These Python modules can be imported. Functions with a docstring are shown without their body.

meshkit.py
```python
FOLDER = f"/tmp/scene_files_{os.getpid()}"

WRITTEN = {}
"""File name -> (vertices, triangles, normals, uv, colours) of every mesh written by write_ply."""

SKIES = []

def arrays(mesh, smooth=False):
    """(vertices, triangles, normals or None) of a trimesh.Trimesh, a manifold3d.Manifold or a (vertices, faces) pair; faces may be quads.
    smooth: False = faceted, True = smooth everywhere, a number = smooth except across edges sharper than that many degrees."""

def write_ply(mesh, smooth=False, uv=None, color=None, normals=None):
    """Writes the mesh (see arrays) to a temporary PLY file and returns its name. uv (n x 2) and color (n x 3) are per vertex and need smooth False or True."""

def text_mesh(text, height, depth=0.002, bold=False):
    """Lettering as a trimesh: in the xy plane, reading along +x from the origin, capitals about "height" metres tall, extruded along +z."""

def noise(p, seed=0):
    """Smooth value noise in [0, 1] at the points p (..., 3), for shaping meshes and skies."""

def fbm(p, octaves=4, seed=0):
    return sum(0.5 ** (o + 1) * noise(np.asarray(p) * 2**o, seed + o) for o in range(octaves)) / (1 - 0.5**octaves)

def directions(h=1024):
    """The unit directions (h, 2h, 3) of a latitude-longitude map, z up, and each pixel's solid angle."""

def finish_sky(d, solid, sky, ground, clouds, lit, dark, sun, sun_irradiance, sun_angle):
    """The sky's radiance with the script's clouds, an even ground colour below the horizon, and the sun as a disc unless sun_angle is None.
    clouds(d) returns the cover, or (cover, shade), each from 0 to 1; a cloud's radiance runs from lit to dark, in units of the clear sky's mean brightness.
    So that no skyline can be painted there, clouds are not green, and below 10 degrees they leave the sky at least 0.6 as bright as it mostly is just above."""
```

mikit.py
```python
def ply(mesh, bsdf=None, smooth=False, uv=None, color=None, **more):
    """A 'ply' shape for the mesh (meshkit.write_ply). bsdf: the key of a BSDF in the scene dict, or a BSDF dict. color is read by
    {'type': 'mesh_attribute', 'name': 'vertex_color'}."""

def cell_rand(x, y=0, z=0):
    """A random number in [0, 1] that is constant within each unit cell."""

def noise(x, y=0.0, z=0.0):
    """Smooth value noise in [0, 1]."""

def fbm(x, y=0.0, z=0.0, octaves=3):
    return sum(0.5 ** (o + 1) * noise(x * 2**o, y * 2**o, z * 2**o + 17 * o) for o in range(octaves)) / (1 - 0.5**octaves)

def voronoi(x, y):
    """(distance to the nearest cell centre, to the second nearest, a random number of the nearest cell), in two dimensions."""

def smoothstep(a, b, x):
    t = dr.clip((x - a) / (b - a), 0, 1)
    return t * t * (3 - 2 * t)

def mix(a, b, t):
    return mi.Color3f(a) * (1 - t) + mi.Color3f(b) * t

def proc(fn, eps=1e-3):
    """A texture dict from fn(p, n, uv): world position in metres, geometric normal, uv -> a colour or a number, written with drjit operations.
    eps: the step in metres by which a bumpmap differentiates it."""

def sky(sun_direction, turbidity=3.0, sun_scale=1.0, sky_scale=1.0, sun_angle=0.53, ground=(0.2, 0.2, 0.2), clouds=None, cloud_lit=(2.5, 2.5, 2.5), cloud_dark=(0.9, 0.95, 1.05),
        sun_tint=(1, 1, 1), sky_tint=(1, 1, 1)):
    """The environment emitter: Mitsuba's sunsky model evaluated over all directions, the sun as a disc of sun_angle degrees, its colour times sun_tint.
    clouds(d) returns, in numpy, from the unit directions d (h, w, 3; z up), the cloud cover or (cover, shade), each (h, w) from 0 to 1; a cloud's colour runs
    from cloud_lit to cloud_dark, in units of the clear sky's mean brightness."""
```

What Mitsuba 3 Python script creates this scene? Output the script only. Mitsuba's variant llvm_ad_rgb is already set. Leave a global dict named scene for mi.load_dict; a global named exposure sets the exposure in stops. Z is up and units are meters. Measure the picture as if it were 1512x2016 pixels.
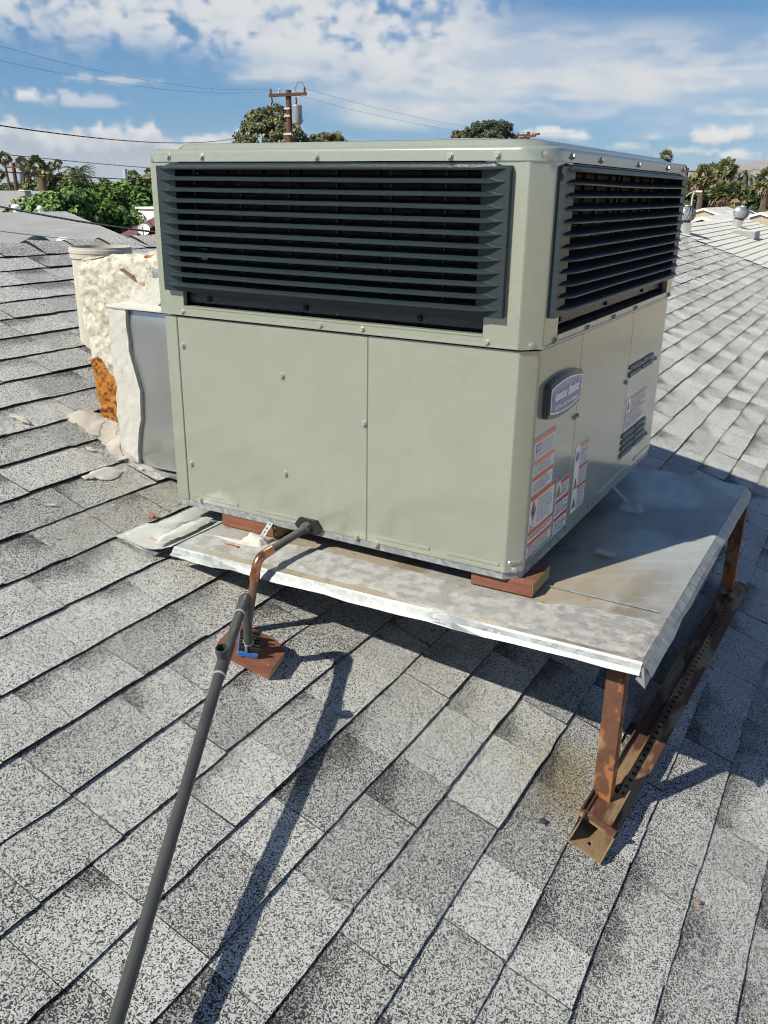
import math, random
import numpy as np, trimesh, drjit as dr, mitsuba as mi
import manifold3d as m3
import mikit, meshkit
from mikit import proc, noise, fbm, voronoi, cell_rand, smoothstep, mix
from shapely.geometry import Polygon, box as sbox
from shapely import affinity
from shapely.ops import unary_union

T = mi.ScalarTransform4f
scene, labels = {}, {}
rng = np.random.default_rng(7)

# ------------------------------------------------------------------ camera, sky, exposure
EYE = np.array([0.7203, -2.0119, 0.9866])
YAW, PITCH, ROLL, FPX = -0.5136, 0.3572, -0.0143, 1699.3
_f = np.array([math.sin(YAW) * math.cos(PITCH), math.cos(YAW) * math.cos(PITCH), -math.sin(PITCH)])
_r0 = np.array([math.cos(YAW), -math.sin(YAW), 0.0])
_d0 = np.cross(_f, _r0)
_dn = -math.sin(ROLL) * _r0 + math.cos(ROLL) * _d0
scene['camera'] = {'type': 'perspective', 'fov': math.degrees(2 * math.atan(756 / FPX)), 'fov_axis': 'x', 'near_clip': 0.05, 'far_clip': 30000.0,
                   'to_world': T().look_at(origin=EYE.tolist(), target=(EYE + _f).tolist(), up=(-_dn).tolist())}
SUN = np.array([-0.312, -0.674, 0.669])
exposure = 0.92


def clouds(d):
    """cover and shade from noise over azimuth (degrees from the view's middle) and elevation"""
    az = np.degrees(np.arctan2(d[..., 0], d[..., 1])) - math.degrees(YAW)
    az = (az + 180) % 360 - 180
    el = np.degrees(np.arcsin(np.clip(d[..., 2], -1, 1)))
    ss = lambda a, b, x: (lambda t: t * t * (3 - 2 * t))(np.clip((x - a) / (b - a), 0, 1))
    F = lambda x, y, o, s: meshkit.fbm(np.stack([x, y, np.full_like(x, 3.3)], -1), o, s)
    w = F(az * 0.16, el * 0.30, 3, 5) - 0.5
    w2 = F(az * 0.55, el * 0.9, 3, 6) - 0.5
    # broken altocumulus high up at left, its rows drifting down to the right
    ry = el + 0.10 * az
    big = F(az * 0.07 + 3.1, ry * 0.30 + 1.2 * w, 3, 11)
    cells = F(az * 0.42 + 1.5 * w2, ry * 0.85 + 1.5 * w2, 5, 23)
    lower = 7.9 - 0.075 * np.clip(az + 22, 0, 30) + 1.6 * (0.5 - big) + 1.6 * w
    m_alto = ss(-1.6, 1.5, el - lower) * (1 - ss(2.0, 8.0, az + 10 * (big - .5)))
    fine = F(az * 1.5 + 2 * w2, ry * 2.4 + 2 * w2, 4, 29)
    gaps = ss(0.415, 0.575, 0.46 * cells + 0.16 * big + 0.42 * fine + 0.05 * (m_alto - 0.5))
    alto = gaps * m_alto
    out = ss(18.0, 40.0, np.abs(az))          # away from here the same broken cloud goes on, thinner
    alto = (alto * (1 - out) + gaps * ss(5, 9, el) * 0.5 * out) * (1 - 0.75 * ss(14, 30, el)) * (1 - ss(140, 175, np.abs(az)))
    # thin cirrus veil right of the middle
    st = F(az * 0.10, (el - 0.05 * az) * 0.95 + 0.8 * w, 5, 37)
    top = 9.3 + 1.6 * (big - .5) - 0.06 * np.clip(az, 0, 20)
    left = -9.0 + 1.15 * np.abs(el - 5.3) * 2.0
    veil = ss(3.0, 4.3, el + 2.0 * (st - .5)) * (1 - ss(-0.5, 1.6, el - top)) * ss(0, 6.5, az - left + 5 * w)
    tex = F(az * 0.55 + 1.2 * w2, el * 2.0 + 1.5 * w2, 4, 43)
    veil = veil * (0.26 + 0.48 * ss(0.30, 0.62, st) + 0.36 * ss(0.38, 0.66, tex)) * 0.86
    wisps = ss(0.56, 0.74, F(az * 0.17 + 2, el * 1.1 + w, 4, 57)) * ss(4.2, 5.2, el) * (1 - ss(6.5, 8.0, el)) * 0.65
    # cumulus
    n1 = F(az * 0.9, el * 1.5, 4, 71) - 0.5
    n2 = F(az * 2.4, el * 3.6, 3, 72) - 0.5
    low, shade, base = 0 * az, 0 * az, 0 * az
    bank_top = 3.05 + 1.5 * (F(az * 0.55, 0 * az, 4, 74) - 0.5) * 1.6
    L = 1 - ss(-13.0, -3.0, az)
    bank = ss(-0.25, 0.30, bank_top - el + 1.3 * n1 + 0.9 * n2) * L
    low = np.maximum(low, bank)
    shade = np.clip((bank_top + 0.1 - el) / 1.25 - 0.9 * n2 - 0.5 * n1, 0, 1) * ss(0.0, 0.6, bank)
    puffs = [(-20.9, 4.65, .75, .38), (-17.9, 4.45, 2.1, .50), (-16.1, 5.65, 2.4, .26), (9.6, 3.35, 1.5, .50), (11.4, 3.15, .8, .42), (15.6, 3.10, .60, .28), (17.6, 2.35, 1.0, .25), (18.9, 3.05, 1.5, .55), (20.6, 3.25, 1.1, .45), (20.5, 2.1, 1.7, .35), (22.9, 2.3, 1.2, .45), (21.5, 4.3, 1.6, .28), (14.0, 2.6, 1.4, .25)]
    for a0, e0, ra, re in puffs:
        q = np.sqrt(np.square((az - a0) / ra) + np.square((el - e0) / re * np.where(el < e0, 1.5, 1.0))) + 1.5 * n1 + 1.5 * n2
        c = 1 - ss(0.55, 1.15, q)
        c = c * (0.6 if re < .3 or a0 in (-17.9,) else 1.0)
        shade = np.where(c > low, np.clip((e0 + 0.05 - el) / (1.5 * re) - 0.6 * n2, 0, 0.8), shade)
        low = np.maximum(low, c)
    ring = ss(0.50, 0.62, F(az * 0.35, el * 1.1, 4, 91) + 0.10 * (3.0 - np.abs(el - 2.6))) * ss(0.3, 1.4, el) * (1 - ss(3.2, 4.6, el))
    low = np.maximum(low * (1 - 0.6 * out), ring * 0.8 * out) * (1 - ss(140, 175, np.abs(az)))
    shade = shade * (1 - out) + 0.35 * out
    veil, wisps = veil * (1 - 0.5 * out) * (1 - ss(140, 175, np.abs(az))), wisps * (1 - ss(140, 175, np.abs(az)))
    mist = (1 - ss(0.0, 3.6, el)) * (0.78 * L + 0.45 * (1 - L))
    cover = 1 - (1 - alto * 0.90) * (1 - veil) * (1 - wisps) * (1 - low * 0.95) * (1 - mist)
    num = alto * (0.06 + 0.2 * ss(0.0, 0.25, w2)) + veil * 0.20 + wisps * 0.2 + low * 2.2 * shade + mist * (1 - low) * 0.80
    den = alto + veil + wisps + low * 2.2 + mist * (1 - low) + 1e-4
    return cover, num / den


scene['sky'] = mikit.sky(SUN.tolist(), turbidity=2.2, clouds=clouds, cloud_lit=(4.1, 4.15, 4.15), cloud_dark=(1.9, 2.2, 2.7), sky_tint=(0.78, 1.14, 1.42), sun_tint=(0.86, 1.0, 1.15), sun_scale=2.7)


# ------------------------------------------------------------------ helpers
USED = set()
LAST = {}


def fresh(name):
    """the next free key of this name"""
    if name not in USED:
        USED.add(name)
        return name
    n = LAST.get(name, 0) + 1
    while f'{name}_{n:03d}' in USED:
        n += 1
    LAST[name] = n
    USED.add(f'{name}_{n:03d}')
    return f'{name}_{n:03d}'


def thing(name, label, cat, group=None, kind=None):
    k = fresh(name)
    labels[k] = {'label': label, 'category': cat}
    if group:
        labels[k]['group'] = group
    if kind:
        labels[k]['kind'] = kind
    return k


def part(parent, name, mesh, mat, smooth=False, label=None, kind=None, **kw):
    k = fresh(parent + '__' + name)
    scene[k] = mikit.ply(mesh, mat, smooth=smooth, **kw)
    if label or kind:
        labels[k] = {}
        if label:
            labels[k]['label'] = label
        if kind:
            labels[k]['kind'] = kind
    return k


def solo(name, mesh, mat, label=None, cat=None, smooth=False, group=None, kind=None, **kw):
    k = fresh(name)
    scene[k] = mikit.ply(mesh, mat, smooth=smooth, **kw)
    labels[k] = {a: b for a, b in (('label', label), ('category', cat), ('group', group), ('kind', kind)) if b}
    return k


cat_ = trimesh.util.concatenate


def tm(v, f):
    f = np.asarray(f)
    if f.shape[1] == 4:
        f = np.vstack([f[:, [0, 1, 2]], f[:, [0, 2, 3]]])
    return trimesh.Trimesh(np.asarray(v, float), f, process=False)


def bx(x0, x1, y0, y1, z0, z1, bev=0.0):
    if bev <= 0:
        m = trimesh.creation.box([x1 - x0, y1 - y0, z1 - z0])
        m.apply_translation([(x0 + x1) / 2, (y0 + y1) / 2, (z0 + z1) / 2])
        return m
    pts = []
    for sx in (0, 1):
        for sy in (0, 1):
            for sz in (0, 1):
                p = np.array([(x0, x1)[sx], (y0, y1)[sy], (z0, z1)[sz]], float)
                s = np.array([1 - 2 * sx, 1 - 2 * sy, 1 - 2 * sz]) * bev
                for a in range(3):
                    q = p + s
                    q[a] = p[a]
                    pts.append(q)
    return trimesh.convex.convex_hull(np.array(pts))


def xf(m, M):
    m = m.copy()
    m.apply_transform(np.asarray(M, float))
    return m


def rotz(a, o=(0, 0, 0)):
    return trimesh.transformations.rotation_matrix(a, [0, 0, 1], o)


def extrude(poly, depth):
    polys = getattr(poly, 'geoms', [poly])
    return cat_([trimesh.creation.extrude_polygon(p, depth, engine='earcut') for p in polys if p.area > 1e-9])


M_FRONT = np.array([[1, 0, 0, 0], [0, 0, -1, 0], [0, 1, 0, 0], [0, 0, 0, 1.0]])   # (u,v,h) -> (u,-h,v)
M_RIGHT = np.array([[0, 0, 1, 0], [1, 0, 0, 0], [0, 1, 0, 0], [0, 0, 0, 1.0]])    # (u,v,h) -> (h,u,v)


def on_front(mesh, off=0.0):
    m = xf(mesh, M_FRONT)
    m.apply_translation([0, -off, 0])
    return m


def on_right(mesh, off=0.0):
    m = xf(mesh, M_RIGHT)
    m.apply_translation([off, 0, 0])
    return m


def rect(x0, y0, x1, y1):
    return sbox(x0, y0, x1, y1)


def tube(path, r, sides=16, caps=True):
    p = np.asarray(path, float)
    n = len(p)
    rr = np.broadcast_to(r, (n,))
    t = np.gradient(p, axis=0)
    t /= np.linalg.norm(t, axis=1, keepdims=True)
    a = np.cross(t[0], [0, 0, 1.0] if abs(t[0][2]) < 0.9 else [1.0, 0, 0])
    a /= np.linalg.norm(a)
    V = []
    ang = np.arange(sides) * 2 * np.pi / sides
    for i in range(n):
        a = a - t[i] * (a @ t[i])
        a /= np.linalg.norm(a)
        b = np.cross(t[i], a)
        V.append(p[i] + rr[i] * (np.cos(ang)[:, None] * a + np.sin(ang)[:, None] * b))
    V = np.vstack(V)
    F = []
    for i in range(n - 1):
        for j in range(sides):
            k = (j + 1) % sides
            F.append([i * sides + j, i * sides + k, (i + 1) * sides + k, (i + 1) * sides + j])
    F = np.array(F)
    F = np.vstack([F[:, [0, 1, 2]], F[:, [0, 2, 3]]])
    if caps:
        c0, c1 = len(V), len(V) + 1
        V = np.vstack([V, p[:1], p[-1:]])
        F = np.vstack([F, [[c0, (j + 1) % sides, j] for j in range(sides)], [[c1, (n - 1) * sides + j, (n - 1) * sides + (j + 1) % sides] for j in range(sides)]])
    return tm(V, F)


def bend(a, b, c, r, n=8):
    """points of a rounded corner at c on the way from a to b"""
    a, b, c = (np.asarray(v, float) for v in (a, b, c))
    d0, d1 = (a - c) / np.linalg.norm(a - c), (b - c) / np.linalg.norm(b - c)
    th = math.acos(np.clip(d0 @ d1, -1, 1))
    L = r / math.tan(th / 2)
    p0, p1 = c + d0 * L, c + d1 * L
    ctr = c + (d0 + d1) / np.linalg.norm(d0 + d1) * (r / math.sin(th / 2))
    out = []
    for k in range(n + 1):
        s = k / n
        v = (1 - s) * (p0 - ctr) + s * (p1 - ctr)
        ang = (np.pi - th) * s
        v0 = (p0 - ctr) / r
        v1 = p1 - ctr - v0 * ((p1 - ctr) @ v0)
        v1 /= np.linalg.norm(v1)
        out.append(ctr + r * (math.cos(ang) * v0 + math.sin(ang) * v1))
    return out


def lathe(prof, sides=32, axis_at=(0, 0, 0)):
    prof = np.asarray(prof, float)
    ang = np.arange(sides) * 2 * np.pi / sides
    V = np.array([[r * math.cos(t), r * math.sin(t), z] for r, z in prof for t in ang]) + np.asarray(axis_at, float)
    F = []
    for i in range(len(prof) - 1):
        for j in range(sides):
            k = (j + 1) % sides
            F.append([i * sides + j, i * sides + k, (i + 1) * sides + k, (i + 1) * sides + j])
    return tm(V, F)


def frame(origin, direction, up=(0, 0, 1)):
    """4x4 whose x axis is direction"""
    x = np.asarray(direction, float)
    x /= np.linalg.norm(x)
    z = np.asarray(up, float)
    y = np.cross(z, x)
    y /= np.linalg.norm(y)
    z = np.cross(x, y)
    M = np.eye(4)
    M[:3, 0], M[:3, 1], M[:3, 2], M[:3, 3] = x, y, z, origin
    return M


def wobble(mesh, amp, freq, seed=0, only=None):
    v = np.array(mesh.vertices)
    n = np.stack([meshkit.fbm(v * freq, 3, seed + k) - 0.5 for k in range(3)], -1)
    d = n * 2 * amp
    if only is not None:
        d = d * np.asarray(only)
    return trimesh.Trimesh(v + d, mesh.faces, process=False)


def rounded_block(lo, hi, r, step):
    lo, hi = np.asarray(lo, float), np.asarray(hi, float)
    m = trimesh.creation.box(hi - lo)
    m.apply_translation((lo + hi) / 2)
    v, f = trimesh.remesh.subdivide_to_size(m.vertices, m.faces, step)
    m = trimesh.Trimesh(v, f)
    v = np.array(m.vertices)
    c = np.clip(v, lo + r, hi - r)
    d = v - c
    L = np.linalg.norm(d, axis=1, keepdims=True)
    v = np.where(L > 1e-9, c + d / np.maximum(L, 1e-9) * np.minimum(L, r), v)
    return trimesh.Trimesh(v, m.faces, process=False)


# ------------------------------------------------------------------ materials
def mat(name, d):
    scene[name] = {'type': 'twosided', 'bsdf': d}
    return name


def pr(color, rough=0.6, metallic=0.0, spec=0.5, **k):
    c = color if isinstance(color, dict) else {'type': 'rgb', 'value': list(color)}
    ro = rough if isinstance(rough, dict) else float(rough)
    return {'type': 'principled', 'base_color': c, 'roughness': ro, 'metallic': metallic, 'specular': spec, **k}


def bump(d, fn, scale=1.0, eps=1e-3):
    return {'type': 'bumpmap', 'arbitrary': proc(fn, eps), 'scale': scale, 'bsdf': d}


RA, RB = -0.4596, -0.333          # the near roof: z = RA + RB * x


def granules(x, y, cover, lo, hi):
    """crushed stone in three tones, each grain about three millimetres"""
    u = (0.85 * x + 0.53 * y) * 400 + 1.1 * noise(x * 210, y * 210, 2.0)
    v = (0.85 * y - 0.53 * x) * 400 + 1.1 * noise(x * 210 + 9, y * 210, 6.0)
    n = 0.74 * cell_rand(u, v, 1.0) + 0.26 * noise(x * 210 + 7, y * 210, 5.0)
    c = mix(lo, hi, smoothstep(cover - 0.13, cover + 0.15, n))
    return c * (0.86 + 0.28 * cell_rand(u + 40, v, 2.0))


def shingle_color(p, n, uv):
    tid = dr.floor(uv.x)
    lx = (uv.x - tid) / 0.98
    ly = dr.minimum(uv.y, 1.0)
    r1, r2, r3, r4 = cell_rand(tid, 1, 0), cell_rand(tid, 2, 0), cell_rand(tid, 3, 0), cell_rand(tid, 4, 0)
    blot = fbm(p.x * 9, p.y * 9, 2.0, 3)
    # the printed dark blend at the upper edge of some tabs, fading down
    xx = dr.select(r2 > 0.5, lx, 1 - lx)
    band = smoothstep(0.30, 0.62, r1) * smoothstep(0.95, 0.10, (1 - ly) * 1.35 + xx * (0.25 + 0.9 * r3) + 0.9 * (blot - 0.5))
    band = dr.clip(band * 1.15, 0, 1)
    large = fbm(p.x * 0.9, p.y * 0.9, 8.0, 3)
    cover = 0.40 + 0.17 * band + 0.13 * (r4 - 0.5) + 0.10 * (large - 0.5)
    c = granules(p.x * 1.054, p.y, cover, (0.045, 0.044, 0.047), mix((0.49, 0.49, 0.485), (0.39, 0.39, 0.39), r4))
    c = c * (1 - 0.40 * band)
    c = mix(c, mi.Color3f(0.020, 0.020, 0.021), smoothstep(1.2, 1.6, uv.y))     # the cut edge
    # a tan run-off stain below the stand and dirt near the duct
    sx, sy = (p.x - 0.185) / 0.12, (p.y + 0.06) / 0.26
    st = smoothstep(1.0, 0.2, dr.sqrt(sx * sx + sy * sy) + 0.9 * (fbm(p.x * 14, p.y * 14, 4.0, 3) - 0.5))
    c = mix(c, c * mi.Color3f(0.92, 0.78, 0.56) * 0.85, st * 0.85)
    sx, sy = (p.x + 1.25) / 0.55, (p.y - 0.0) / 0.5
    st = smoothstep(1.0, 0.1, dr.sqrt(sx * sx + sy * sy) + 0.8 * (fbm(p.x * 6, p.y * 6, 9.0, 3) - 0.5))
    c = mix(c, c * mi.Color3f(0.86, 0.80, 0.70), st * 0.7)
    return c


mat('m_shingle', bump(pr(proc(shingle_color), 0.95, spec=0.25), lambda p, n, uv: 0.0007 * noise(p.x * 560, p.y * 560, 1.0) + 0.0007 * noise(p.x * 330 + 7, p.y * 330, 5.0), eps=5e-4))


def white_shingle(p, n, uv):
    tid = dr.floor(uv.x)
    r = cell_rand(tid, 1, 0)
    g = noise(p.x * 60, p.y * 60, 1.0)
    return mix((0.29, 0.285, 0.27), (0.40, 0.395, 0.38), dr.clip(0.5 * r + 0.7 * g - 0.1, 0, 1))


mat('m_white_shingle', pr(proc(white_shingle), 0.95, spec=0.25))
mat('m_butt', pr((0.028, 0.028, 0.03), 0.95, spec=0.2))
mat('m_far_shingle', pr(proc(lambda p, n, uv: mix((0.27, 0.27, 0.27), (0.36, 0.36, 0.355), fbm(p.x * 5 + 0.8 * dr.floor(p.x * 6), p.y * 2.2, 1.0, 4))), 0.95, spec=0.2))


def paint(p, n, uv):
    dirt = fbm(p.x * 3.0 + p.y, p.z * 3.0, 3.0, 4)
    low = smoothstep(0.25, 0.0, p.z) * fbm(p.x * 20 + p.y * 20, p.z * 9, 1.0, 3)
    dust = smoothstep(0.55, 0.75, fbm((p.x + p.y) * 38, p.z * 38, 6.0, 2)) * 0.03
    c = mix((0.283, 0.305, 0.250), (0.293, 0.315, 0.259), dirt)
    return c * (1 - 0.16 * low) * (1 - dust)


def oil_can(p, n, uv):
    """gentle waves of thin sheet metal"""
    return 0.0006 * fbm((p.x + p.y) * 2.6, p.z * 7.0, 2.0, 2) + 0.00012 * noise((p.x + p.y) * 9, p.z * 55, 4.0)


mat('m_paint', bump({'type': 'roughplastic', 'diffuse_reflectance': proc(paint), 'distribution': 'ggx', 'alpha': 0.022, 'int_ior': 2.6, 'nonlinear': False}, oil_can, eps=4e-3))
mat('m_louver', pr(proc(lambda p, n, uv: mix((0.012, 0.020, 0.026), (0.020, 0.031, 0.039), fbm((p.x + p.y) * 5, p.z * 120, 2.0, 3))), 0.42, spec=0.5))
mat('m_inside', pr((0.006, 0.007, 0.008), 0.7, spec=0.3))
mat('m_coil', pr(proc(lambda p, n, uv: mix((0.004, 0.005, 0.005), (0.016, 0.017, 0.018), smoothstep(0.4, 0.6, noise((p.x + p.y) * 40, p.z * 420, 1.0)))), 0.6, spec=0.4))
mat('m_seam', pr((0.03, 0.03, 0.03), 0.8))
mat('m_screw', pr(proc(lambda p, n, uv: mix((0.36, 0.36, 0.32), (0.50, 0.50, 0.46), noise(p.x * 90, p.y * 90, p.z * 90))), 0.38, metallic=0.55))


def spangle(p):
    f1, f2, w = voronoi((p.x + 0.37 * p.z) * 75, (p.y + 0.61 * p.z) * 75)
    return w


def galv_color(p, n, uv):
    w = spangle(p)
    return mix((0.20, 0.22, 0.235), (0.34, 0.36, 0.375), w)


mat('m_galv', bump(pr(proc(galv_color), proc(lambda p, n, uv: 0.46 + 0.14 * spangle(p)), metallic=0.35), lambda p, n, uv: 0.004 * fbm(p.x * 6, p.y * 6, p.z * 6, 3), eps=2e-3))


def duct_color(p, n, uv):
    return mix((0.40, 0.41, 0.415), (0.60, 0.605, 0.61), fbm(p.x * 9, p.z * 5, p.y * 9, 4))


mat('m_duct', bump(pr(proc(duct_color), proc(lambda p, n, uv: 0.20 + 0.16 * fbm(p.x * 7 + p.z * 5, p.z * 3, 1.0, 3)), metallic=0.85), lambda p, n, uv: 0.016 * fbm(p.x * 4.5 + p.z * 2, p.z * 5.5, p.y * 4, 3), eps=3e-3))


def deck_color(p, n, uv):
    d = fbm(p.x * 4.5 + 2.0, p.y * 2.6, 1.0, 4)
    d2 = fbm(p.x * 22, p.y * 7.0, 2.0, 4)
    c = mix((0.27, 0.28, 0.28), (0.36, 0.37, 0.365), fbm(p.x * 34, p.y * 10, 3.0, 3))
    near = smoothstep(1.05, 0.35, p.x * 1.5 + p.y * 0.75) * smoothstep(-1.02, -0.8, p.x)
    c = mix(c, mi.Color3f(0.305, 0.25, 0.175), dr.clip(smoothstep(0.38, 0.58, 0.7 * d + 0.3 * d2) * 0.9 * near, 0, 0.85))
    c = mix(c, mi.Color3f(0.15, 0.12, 0.09), smoothstep(0.48, 0.66, fbm(p.x * 6 + 5, p.y * 2.4, 7.0, 4)) * 0.6 * near)
    streak = smoothstep(0.60, 0.70, fbm(p.x * 5 + 9 + p.y * 4, p.y * 30 - p.x * 22, 3.0, 3))
    c = mix(c, mi.Color3f(0.42, 0.42, 0.41), streak * 0.2)
    rust = smoothstep(0.72, 0.80, fbm(p.x * 30 + 4, p.y * 30, 8.0, 3)) * smoothstep(0.25, 0.0, p.y)
    return mix(c, mi.Color3f(0.28, 0.11, 0.05), rust * 0.7)


mat('m_deck', bump(pr(proc(deck_color), proc(lambda p, n, uv: 0.34 + 0.30 * smoothstep(0.40, 0.62, fbm(p.x * 5.5 + 2.0, p.y * 3.4, 1.0, 4))), metallic=0.16),
                   lambda p, n, uv: 0.004 * fbm(p.x * 5, p.y * 5, 0.0, 3) + 0.0004 * fbm(p.x * 90, p.y * 30, 1.0, 3), eps=2e-3))


def coat_color(p, n, uv):
    a = fbm(p.x * 40, p.y * 40, 2.0, 3)
    c = mix((0.245, 0.238, 0.234), (0.345, 0.338, 0.333), smoothstep(0.3, 0.7, a))
    crack = smoothstep(0.035, 0.0, dr.abs(fbm(p.x * 10, p.y * 26, 6.0, 3) - 0.5)) * smoothstep(0.55, 0.62, fbm(p.x * 4 + 3, p.y * 6, 2.0, 2))
    c = mix(c, mi.Color3f(0.16, 0.14, 0.125), crack * 0.5)
    return c


mat('m_coat', bump(pr(proc(coat_color), 0.9, spec=0.3), lambda p, n, uv: 0.0035 * fbm(p.x * 85, p.y * 85, 2.0, 3), eps=1e-3))
mat('m_mastic', bump(pr(proc(lambda p, n, uv: mix((0.38, 0.37, 0.345), (0.50, 0.49, 0.465), fbm(p.x * 24, p.y * 24, p.z * 24, 3))), 0.75), lambda p, n, uv: 0.004 * fbm(p.x * 45, p.y * 45, p.z * 45, 3), eps=1e-3))


def rust_color(p, n, uv):
    a = fbm(p.x * 34, p.y * 34, p.z * 13, 4)
    b = fbm(p.x * 60, p.y * 60, p.z * 40 + 5, 3)
    c = mix((0.070, 0.034, 0.024), (0.15, 0.070, 0.040), b)
    c = mix(c, mi.Color3f(0.26, 0.105, 0.040), smoothstep(0.53, 0.60, 0.65 * a + 0.35 * b + 0.24 * smoothstep(-0.22, -0.52, p.z) - 0.14 + 0.10 * smoothstep(0.30, 0.335, p.x)))
    return mix(c, mi.Color3f(0.34, 0.24, 0.13), smoothstep(0.56, 0.70, fbm(p.x * 9 + 7, p.y * 5, p.z * 9, 3)) * 0.6)


mat('m_rust', bump(pr(proc(rust_color), 0.85, spec=0.3), lambda p, n, uv: 0.0012 * fbm(p.x * 140, p.y * 140, p.z * 140, 3), eps=7e-4))


def rail_color(p, n, uv):
    b = fbm(p.x * 30, p.y * 9, p.z * 30, 4)
    c = mix((0.19, 0.118, 0.066), (0.32, 0.23, 0.135), b)
    return mix(c, mi.Color3f(0.095, 0.040, 0.023), smoothstep(0.40, 0.56, fbm(p.x * 22 + 3, p.y * 7, p.z * 22, 4)))


mat('m_rail', bump(pr(proc(rail_color), 0.75, metallic=0.15), lambda p, n, uv: 0.001 * fbm(p.x * 120, p.y * 120, p.z * 120, 3), eps=7e-4))
mat('m_copper', pr(proc(lambda p, n, uv: mix((0.62, 0.27, 0.15), (0.36, 0.15, 0.09), smoothstep(0.4, 0.75, fbm(p.x * 40, p.y * 40, p.z * 40, 3)))), 0.24, metallic=0.95))
mat('m_copper_dark', pr(proc(lambda p, n, uv: mix((0.13, 0.085, 0.062), (0.30, 0.16, 0.10), fbm(p.x * 60, p.y * 60, p.z * 18, 3))), 0.45, metallic=0.5))
mat('m_pipe', pr(proc(lambda p, n, uv: mix((0.032, 0.034, 0.035), (0.062, 0.064, 0.064), fbm(p.x * 14, p.y * 14, p.z * 30, 4))), 0.42, spec=0.5))
mat('m_grey_pipe', pr(proc(lambda p, n, uv: mix((0.070, 0.070, 0.066), (0.105, 0.104, 0.098), fbm(p.x * 30, p.y * 30, p.z * 30, 3))), 0.7, spec=0.4))
mat('m_glue', pr((0.34, 0.34, 0.33), 0.6))


def wood_color(p, n, uv):
    g = fbm(p.x * 12 + p.y * 8, p.y * 60 - p.x * 18, p.z * 90, 4)
    c = mix((0.105, 0.042, 0.030), (0.235, 0.095, 0.064), g)
    return mix(c, mi.Color3f(0.44, 0.30, 0.20), smoothstep(0.74, 0.82, fbm(p.x * 45, p.y * 45, p.z * 45, 3)) * 0.4)


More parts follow.
